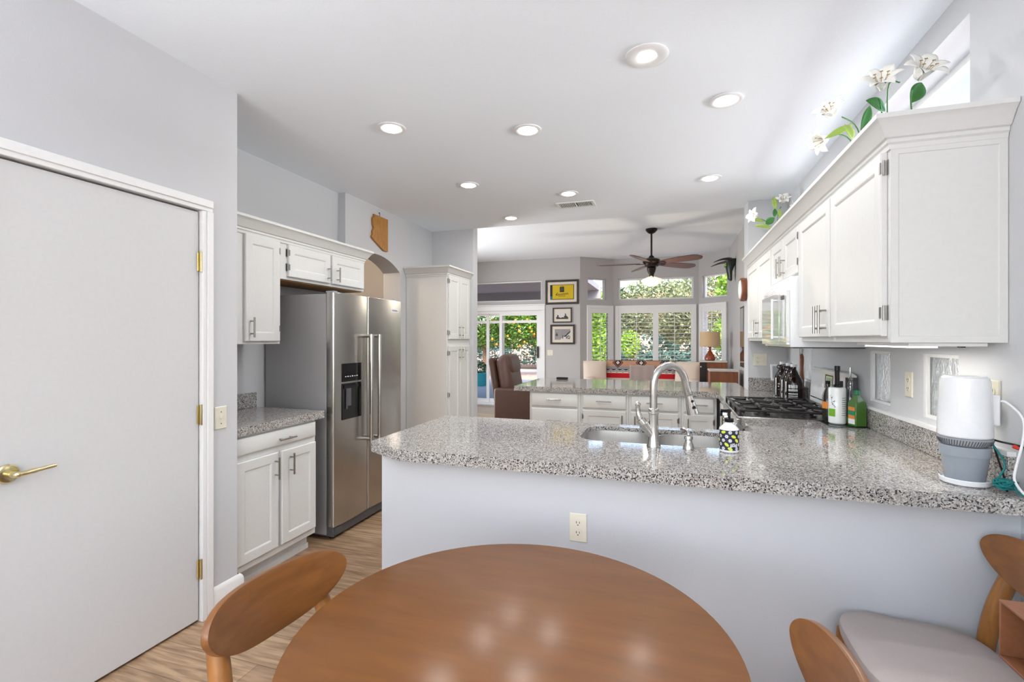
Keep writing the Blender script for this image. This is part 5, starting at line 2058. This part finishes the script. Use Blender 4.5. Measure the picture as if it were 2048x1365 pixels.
def make_chair(loc, rz, label):
    t = empty('dining_chair', loc, label, 'chair', 'walnut dining chairs with leaf-shaped backs', rz)
    # local: faces +x, origin on the floor under the seat centre
    b = bm_()
    n, mrow = 44, 10
    hw = .206
    rows = []
    for i in range(n + 1):
        s = math.sin(PI / 2 * (-1 + 2 * i / n) * .985)
        up = .054 * (1 - abs(s) ** 5) ** .5
        dn = .098 * (1 - abs(s) ** 2.4) ** .62
        xb = -.235 - .050 * (1 - s * s)
        row = []
        for j in range(mrow + 1):
            q = -1 + 2 * j / mrow
            dz = q * (up if q > 0 else dn)
            row.append(b.verts.new((xb - .16 * dz, s * hw, .752 + dz)))
        rows.append(row)
    for a, c in zip(rows, rows[1:]):
        for j in range(mrow):
            b.faces.new((a[j], a[j + 1], c[j + 1], c[j]))
    ob('backrest', b, 'chair', t, local=True, solid=.016, bev=.004)
    b = bm_()
    outl = []
    for k in range(40):
        a = 2 * PI * k / 40
        c, s = math.cos(a), math.sin(a)
        px = (.185 if c > 0 else .215) * (abs(c) ** .55) * (1 if c >= 0 else -1)
        py = (.225 if c > 0 else .205) * (abs(s) ** .55) * (1 if s >= 0 else -1)
        outl.append((px, py))
    rings = []
    for sc, z in ((.90, .432), (.985, .438), (1.0, .455), (.985, .470), (.93, .478), (.7, .483), (.3, .485)):
        rings.append([b.verts.new((x * sc, y * sc, z)) for x, y in outl])
    for a, c in zip(rings, rings[1:]):
        for k in range(40):
            b.faces.new((a[k], a[(k + 1) % 40], c[(k + 1) % 40], c[k]))
    b.faces.new(rings[0][::-1])
    b.faces.new(rings[-1])
    ob('seat', b, 'seat', t, local=True)
    b = bm_()
    box(b, -.17, .16, -.165, -.145, .375, .431)
    box(b, -.17, .16, .145, .165, .375, .431)
    box(b, .14, .16, -.145, .145, .375, .431)
    box(b, -.17, -.15, -.145, .145, .375, .431)
    ob('seat_frame', b, 'chairleg', t, local=True, bev=.003)
    for sy in (-1, 1):
        b = bm_()
        tube(b, [(.155, sy * .16, .43), (.19, sy * .195, 0)], [.02, .012], 12)
        ob('front_leg', b, 'chairleg', t, local=True)
        b = bm_()
        pts = smooth_path([(-.27, sy * .19, 0), (-.237, sy * .18, .22), (-.224, sy * .172, .40), (-.242, sy * .16, .56), (-.283, sy * .146, .70), (-.296, sy * .142, .735)], 6)
        tube(b, pts, [.013 + .011 * math.sin(PI * min(1, k / (len(pts) - 1) * 1.05) * .8) for k in range(len(pts))], 12)
        ob('rear_leg', b, 'chairleg', t, local=True)
    return t


ch = make_chair((-.678, .944, 0), -0.11, 'wooden dining chair tucked under the left side of the round table')
copy_thing(ch, (.03, 1.005, 0), 'wooden dining chair tucked under the right side of the round table', PI)
copy_thing(ch, (.712, 1.70, 0), 'wooden dining chair with taupe seat standing against the peninsula wall', PI)

# leather box on a low stand by the right wall
t = empty('leather_box', (.86, 1.15, .66), 'open-fronted tan leather box at the right edge in front of a chair', 'box')
x0, x1, y0, y1, z0, z1 = .722, .93, .86, 1.392, .668, .80
th = .006
b = boxes((x0, x1, y0, y1, z1 - th, z1), (x0, x1, y0, y1, z0, z0 + th), (x0, x1, y0, y0 + th, z0 + th, z1 - th), (x0, x1, y1 - th, y1, z0 + th, z1 - th))
ob('shell', b, 'leather_box', t, bev=.0015)
ob('back_panel', B(x0 + .055, x0 + .061, y0 + th, y1 - th, z0 + th, z1 - th), 'leather_in', t)
t = empty('low_stand', (.9, 1.1, 0), 'narrow wooden stand carrying the leather box', 'table')
ob('top', B(.80, 1.03, .88, 1.36, .645, .667), 'walnut', t, bev=.003)
for x in (.82, 1.01):
    for y in (.90, 1.34):
        ob('leg', B(x - .014, x + .014, y - .014, y + .014, 0, .645), 'walnut', t)

# ================================================================== OUTDOORS
struct('ground', B(-45, 30, 10.25, 60, -.3, -.09), 'gravel')
struct('ground_side', B(1.25, 30, -2.3, 10.25, -.3, -.09), 'gravel')
struct('ground_bounce_strip', B(1.25, 6, -2.3, 10.25, -.088, -.06), 'curb')  # pale strip added as a reflector to brighten the block-glass panes
struct('ground_rear', B(-45, 30, -40, -2.3, -.3, -.09), 'gravel')
struct('patio', B(-9, -1.4, 9.67, 16.6, -.09, -.04), 'concrete')
b = bm_()
box(b, -9, 6, 21.3, 21.55, -.09, .02)
ob('garden_curb', b, 'curb', label='low pale curb edging the gravel before the fence', cat='curb', origin=(-2, 21.4, -.09))
struct('terrain_bed', B(-30, 20, 21.6, 24, -.09, .12), M['bark'])
# patio roof
struct('roof_patio', boxes((-9, -1.75, 9.68, 13.0, 2.72, 2.86), (-9, -1.72, 12.9, 13.1, 2.5, 2.9)), 'patio_roof')
struct('column_patio', boxes((-2.1, -1.75, 12.75, 13.05, -.04, 2.5),), 'stucco') if False else None

t = empty('iron_fence', (-6, 22.5, 0), 'dark iron picket fence at the back of the yard', 'fence')
for z in (.25, .95):
    ob('rail', B(-20, 12, 22.48, 22.52, z, z + .04), 'iron_fence', t)
b = bm_()
for k in range(230):
    x = -20 + k * .14
    box(b, x, x + .018, 22.49, 22.51, .12, 1.06)
ob('pickets', b, 'iron_fence', t, kind='stuff')


def leaf_cloud(bm, n, blobs, size, seed, shell=.55):
    r = random.Random(seed)
    tot = sum(w_ for _, _, w_ in blobs)
    for c, rad, w_ in blobs:
        for k in range(int(n * w_ / tot)):
            while True:
                d = V((r.uniform(-1, 1), r.uniform(-1, 1), r.uniform(-1, 1)))
                if .05 < d.length <= 1:
                    break
            d = d.normalized() * (shell + (1 - shell) * r.random() ** .7)
            p = V(c) + V((d.x * rad[0], d.y * rad[1], d.z * rad[2]))
            a = V((r.gauss(0, 1), r.gauss(0, 1), r.gauss(0, .6))).normalized()
            s_ = a.cross(V((r.gauss(0, 1), r.gauss(0, 1), r.gauss(0, 1)))).normalized()
            L = size * r.uniform(.7, 1.3)
            vs = [bm.verts.new(p - a * L), bm.verts.new(p + s_ * L * .42), bm.verts.new(p + a * L), bm.verts.new(p - s_ * L * .42)]
            bm.faces.new(vs)


def tree(name, loc, label, cat, m, blobs, n, size, seed, trunk=.09, group=None, th=None):
    t = empty(name, loc, label, cat, group)
    b = bm_()
    leaf_cloud(b, n, blobs, size, seed)
    f = ob('foliage', b, m, t, flat=True)
    zt = th if th else blobs[0][0][2]
    b = bm_()
    x, y, z = loc
    tube(b, smooth_path([(x, y, z), (x + .05, y, z + (zt - z) * .4), (x - .04, y + .03, z + (zt - z) * .75), (x, y, zt)], 4), [trunk * (1 - .04 * k) for k in range(13)], 9)
    for k in range(4):
        a = k * 1.7 + seed
        p0 = V((x, y, z + (zt - z) * .7))
        tube(b, [p0, p0 + V((math.cos(a) * .35, math.sin(a) * .35, .5))], [trunk * .5, trunk * .2], 6)
    ob('trunk', b, 'bark', t)
    return t


def orange_tree(x, y, label, seed, nf):
    bl = [((x, y, 2.15), (1.8, 1.1, 1.15), 3), ((x - 1.1, y, 1.75), (.9, .9, .75), 1), ((x + 1.1, y + .2, 1.8), (.9, .9, .8), 1), ((x, y - .2, 3.1), (1.6, 1.0, .8), 1.5)]
    t = tree('orange_tree', (x, y, -.09), label, 'tree', 'leaf_tree', bl, 12000, .075, seed, .11, 'orange trees beyond the patio door')
    r = random.Random(seed + 50)
    for k in range(nf):
        c, rad, _ = bl[r.choice((0, 0, 1, 2))]
        a = r.uniform(PI * 1.05, PI * 1.95)
        zz = r.uniform(-.85, .5)
        q = math.sqrt(1 - zz * zz)
        p = V(c) + V((math.cos(a) * rad[0] * q, math.sin(a) * rad[1] * q, zz * rad[2])) * 1.0
        b = bm_()
        lathe(b, [(.012, -.045), (.034, -.032), (.045, 0), (.034, .032), (.012, .045)], p, 10)
        ob('orange', b, 'orange', t)
    return t


orange_tree(-7.0, 17.9, 'leafy orange tree full of fruit seen through the patio door, on the left', 1, 34)
orange_tree(-3.9, 19.2, 'leafy orange tree with fruit seen through the patio door, on the right', 2, 16)
b = bm_()
leaf_cloud(b, 19000, [((-22 + k * 1.6, 25.0, 1.1), (1.2, .9, 1.5), 1) for k in range(21)], .12, 5)
ob('hedge', b, 'hedge_blue', label='shaded bluish green hedge behind the iron fence', cat='hedge', origin=(0, 25, 0), kind='stuff', flat=True)
G = 'garden shrubs outside the bay window'
tree('citrus_shrub', (-2.35, 13.9, -.09), 'bright green citrus shrub filling the left bay window', 'shrub', 'leaf_bright', [((-2.35, 13.9, 1.2), (.75, .7, 1.25), 3), ((-2.1, 13.9, 2.3), (.5, .5, .6), 1)], 3200, .075, 21, .05, G)
tree('olive_tree', (-.45, 19.5, -.09), 'grey green olive tree seen through the centre of the bay window', 'tree', 'leaf_olive', [((-.45, 19.5, 2.7), (1.6, 1.3, 1.15), 3), ((-1.6, 19.7, 2.1), (.8, .8, .8), 1)], 7500, .075, 22, .07, G)
tree('olive_tree', (1.25, 20.6, -.09), 'taller olive tree seen through the right half of the bay window', 'tree', 'leaf_olive', [((1.25, 20.6, 2.9), (1.3, 1.2, 1.35), 3), ((.5, 20.2, 1.8), (.8, .8, .6), 1)], 6500, .075, 23, .07, G)
tree('citrus_tree', (2.05, 14.6, -.09), 'bright green tree seen through the right bay window', 'tree', 'leaf_bright', [((2.1, 14.6, 2.75), (.85, .8, .9), 3), ((1.75, 14.7, 1.5), (.6, .6, .6), 1)], 3800, .08, 24, .07, G)
tree('lavender_shrub', (-1.1, 17.2, -.09), 'small yellow green shrub low in the left half of the bay window', 'shrub', 'leaf_bright', [((-1.25, 17.2, 1.25), (.35, .35, .5), 1)], 700, .065, 25, .03, G)
tree('agave_bush', (.3, 18.0, -.09), 'low blue green bush under the olive tree', 'shrub', 'hedge_blue', [((.3, 18.0, .45), (1.5, .6, .6), 2), ((-1.1, 18.2, .5), (.9, .5, .65), 1)], 3200, .08, 26, .03, G, .5)
for i, (x, y, h_, lbl) in enumerate(((-3.05, 33, 5.0, 'tall cypress beside the left house roof, beyond the bay transom'), (.35, 34, 5.3, 'tall cypress in the middle of the bay transom view'))):
    tree('cypress_tree', (x, y, -.09), lbl, 'tree', 'leaf_dark', [((x, y, h_ * .5), (.62, .62, h_ * .5), 1)], 4200, .11, 31 + i, .1, 'cypress trees behind the garden', h_ * .6)


def house(x0, x1, y0, y1, ze, zr, label):
    t = empty('neighbor_house', ((x0 + x1) / 2, (y0 + y1) / 2, -.1), label, 'house')
    ob('walls', B(x0, x1, y0, y1, -.1, ze), 'stucco', t)
    b = bm_()
    o = .5
    ym = (y0 + y1) / 2
    vs = [b.verts.new(p) for p in ((x0 - o, y0 - o, ze), (x1 + o, y0 - o, ze), (x1 + o, y1 + o, ze), (x0 - o, y1 + o, ze), (x0 + 2, ym, zr), (x1 - 2, ym, zr))]
    for f in ((0, 1, 5, 4), (1, 2, 5), (2, 3, 4, 5), (3, 0, 4), (3, 2, 1, 0)):
        b.faces.new([vs[i] for i in f])
    rf = ob('roof', b, 'tile', t)
    b = bm_()
    x = x0 - o + .2
    while x < x1 + o:
        tube(b, [(x, y0 - o, ze + .03), (x, (y0 + ym) / 2, (ze + zr) / 2 + .03)], .06, 6)
        x += .34
    ob('tile_ridges', b, 'tile', rf)
    ob('window', B(x0 + 1.5, x0 + 3, y0 - .03, y0 + .01, 1.0, 2.1), 'black', t)


house(-13, 8.5, 40, 50, 3.5, 5.6, 'neighboring house with a terracotta tile roof beyond the garden')
t = empty('teal_planter', (-5.55, 13.9, -.04), 'glazed teal planter on the shaded patio', 'planter')
b = bm_()
lathe(b, [(.16, -.039), (.19, 0), (.25, .34), (.265, .36), (.25, .37), (.20, .30)], (-5.55, 13.9, 0), 28)
ob('pot', b, 'teal_pot', t)
b = bm_()
leaf_cloud(b, 200, [((-5.55, 13.9, .50), (.22, .22, .20), 1)], .06, 41)
ob('foliage', b, 'leaf_dark', t, flat=True)
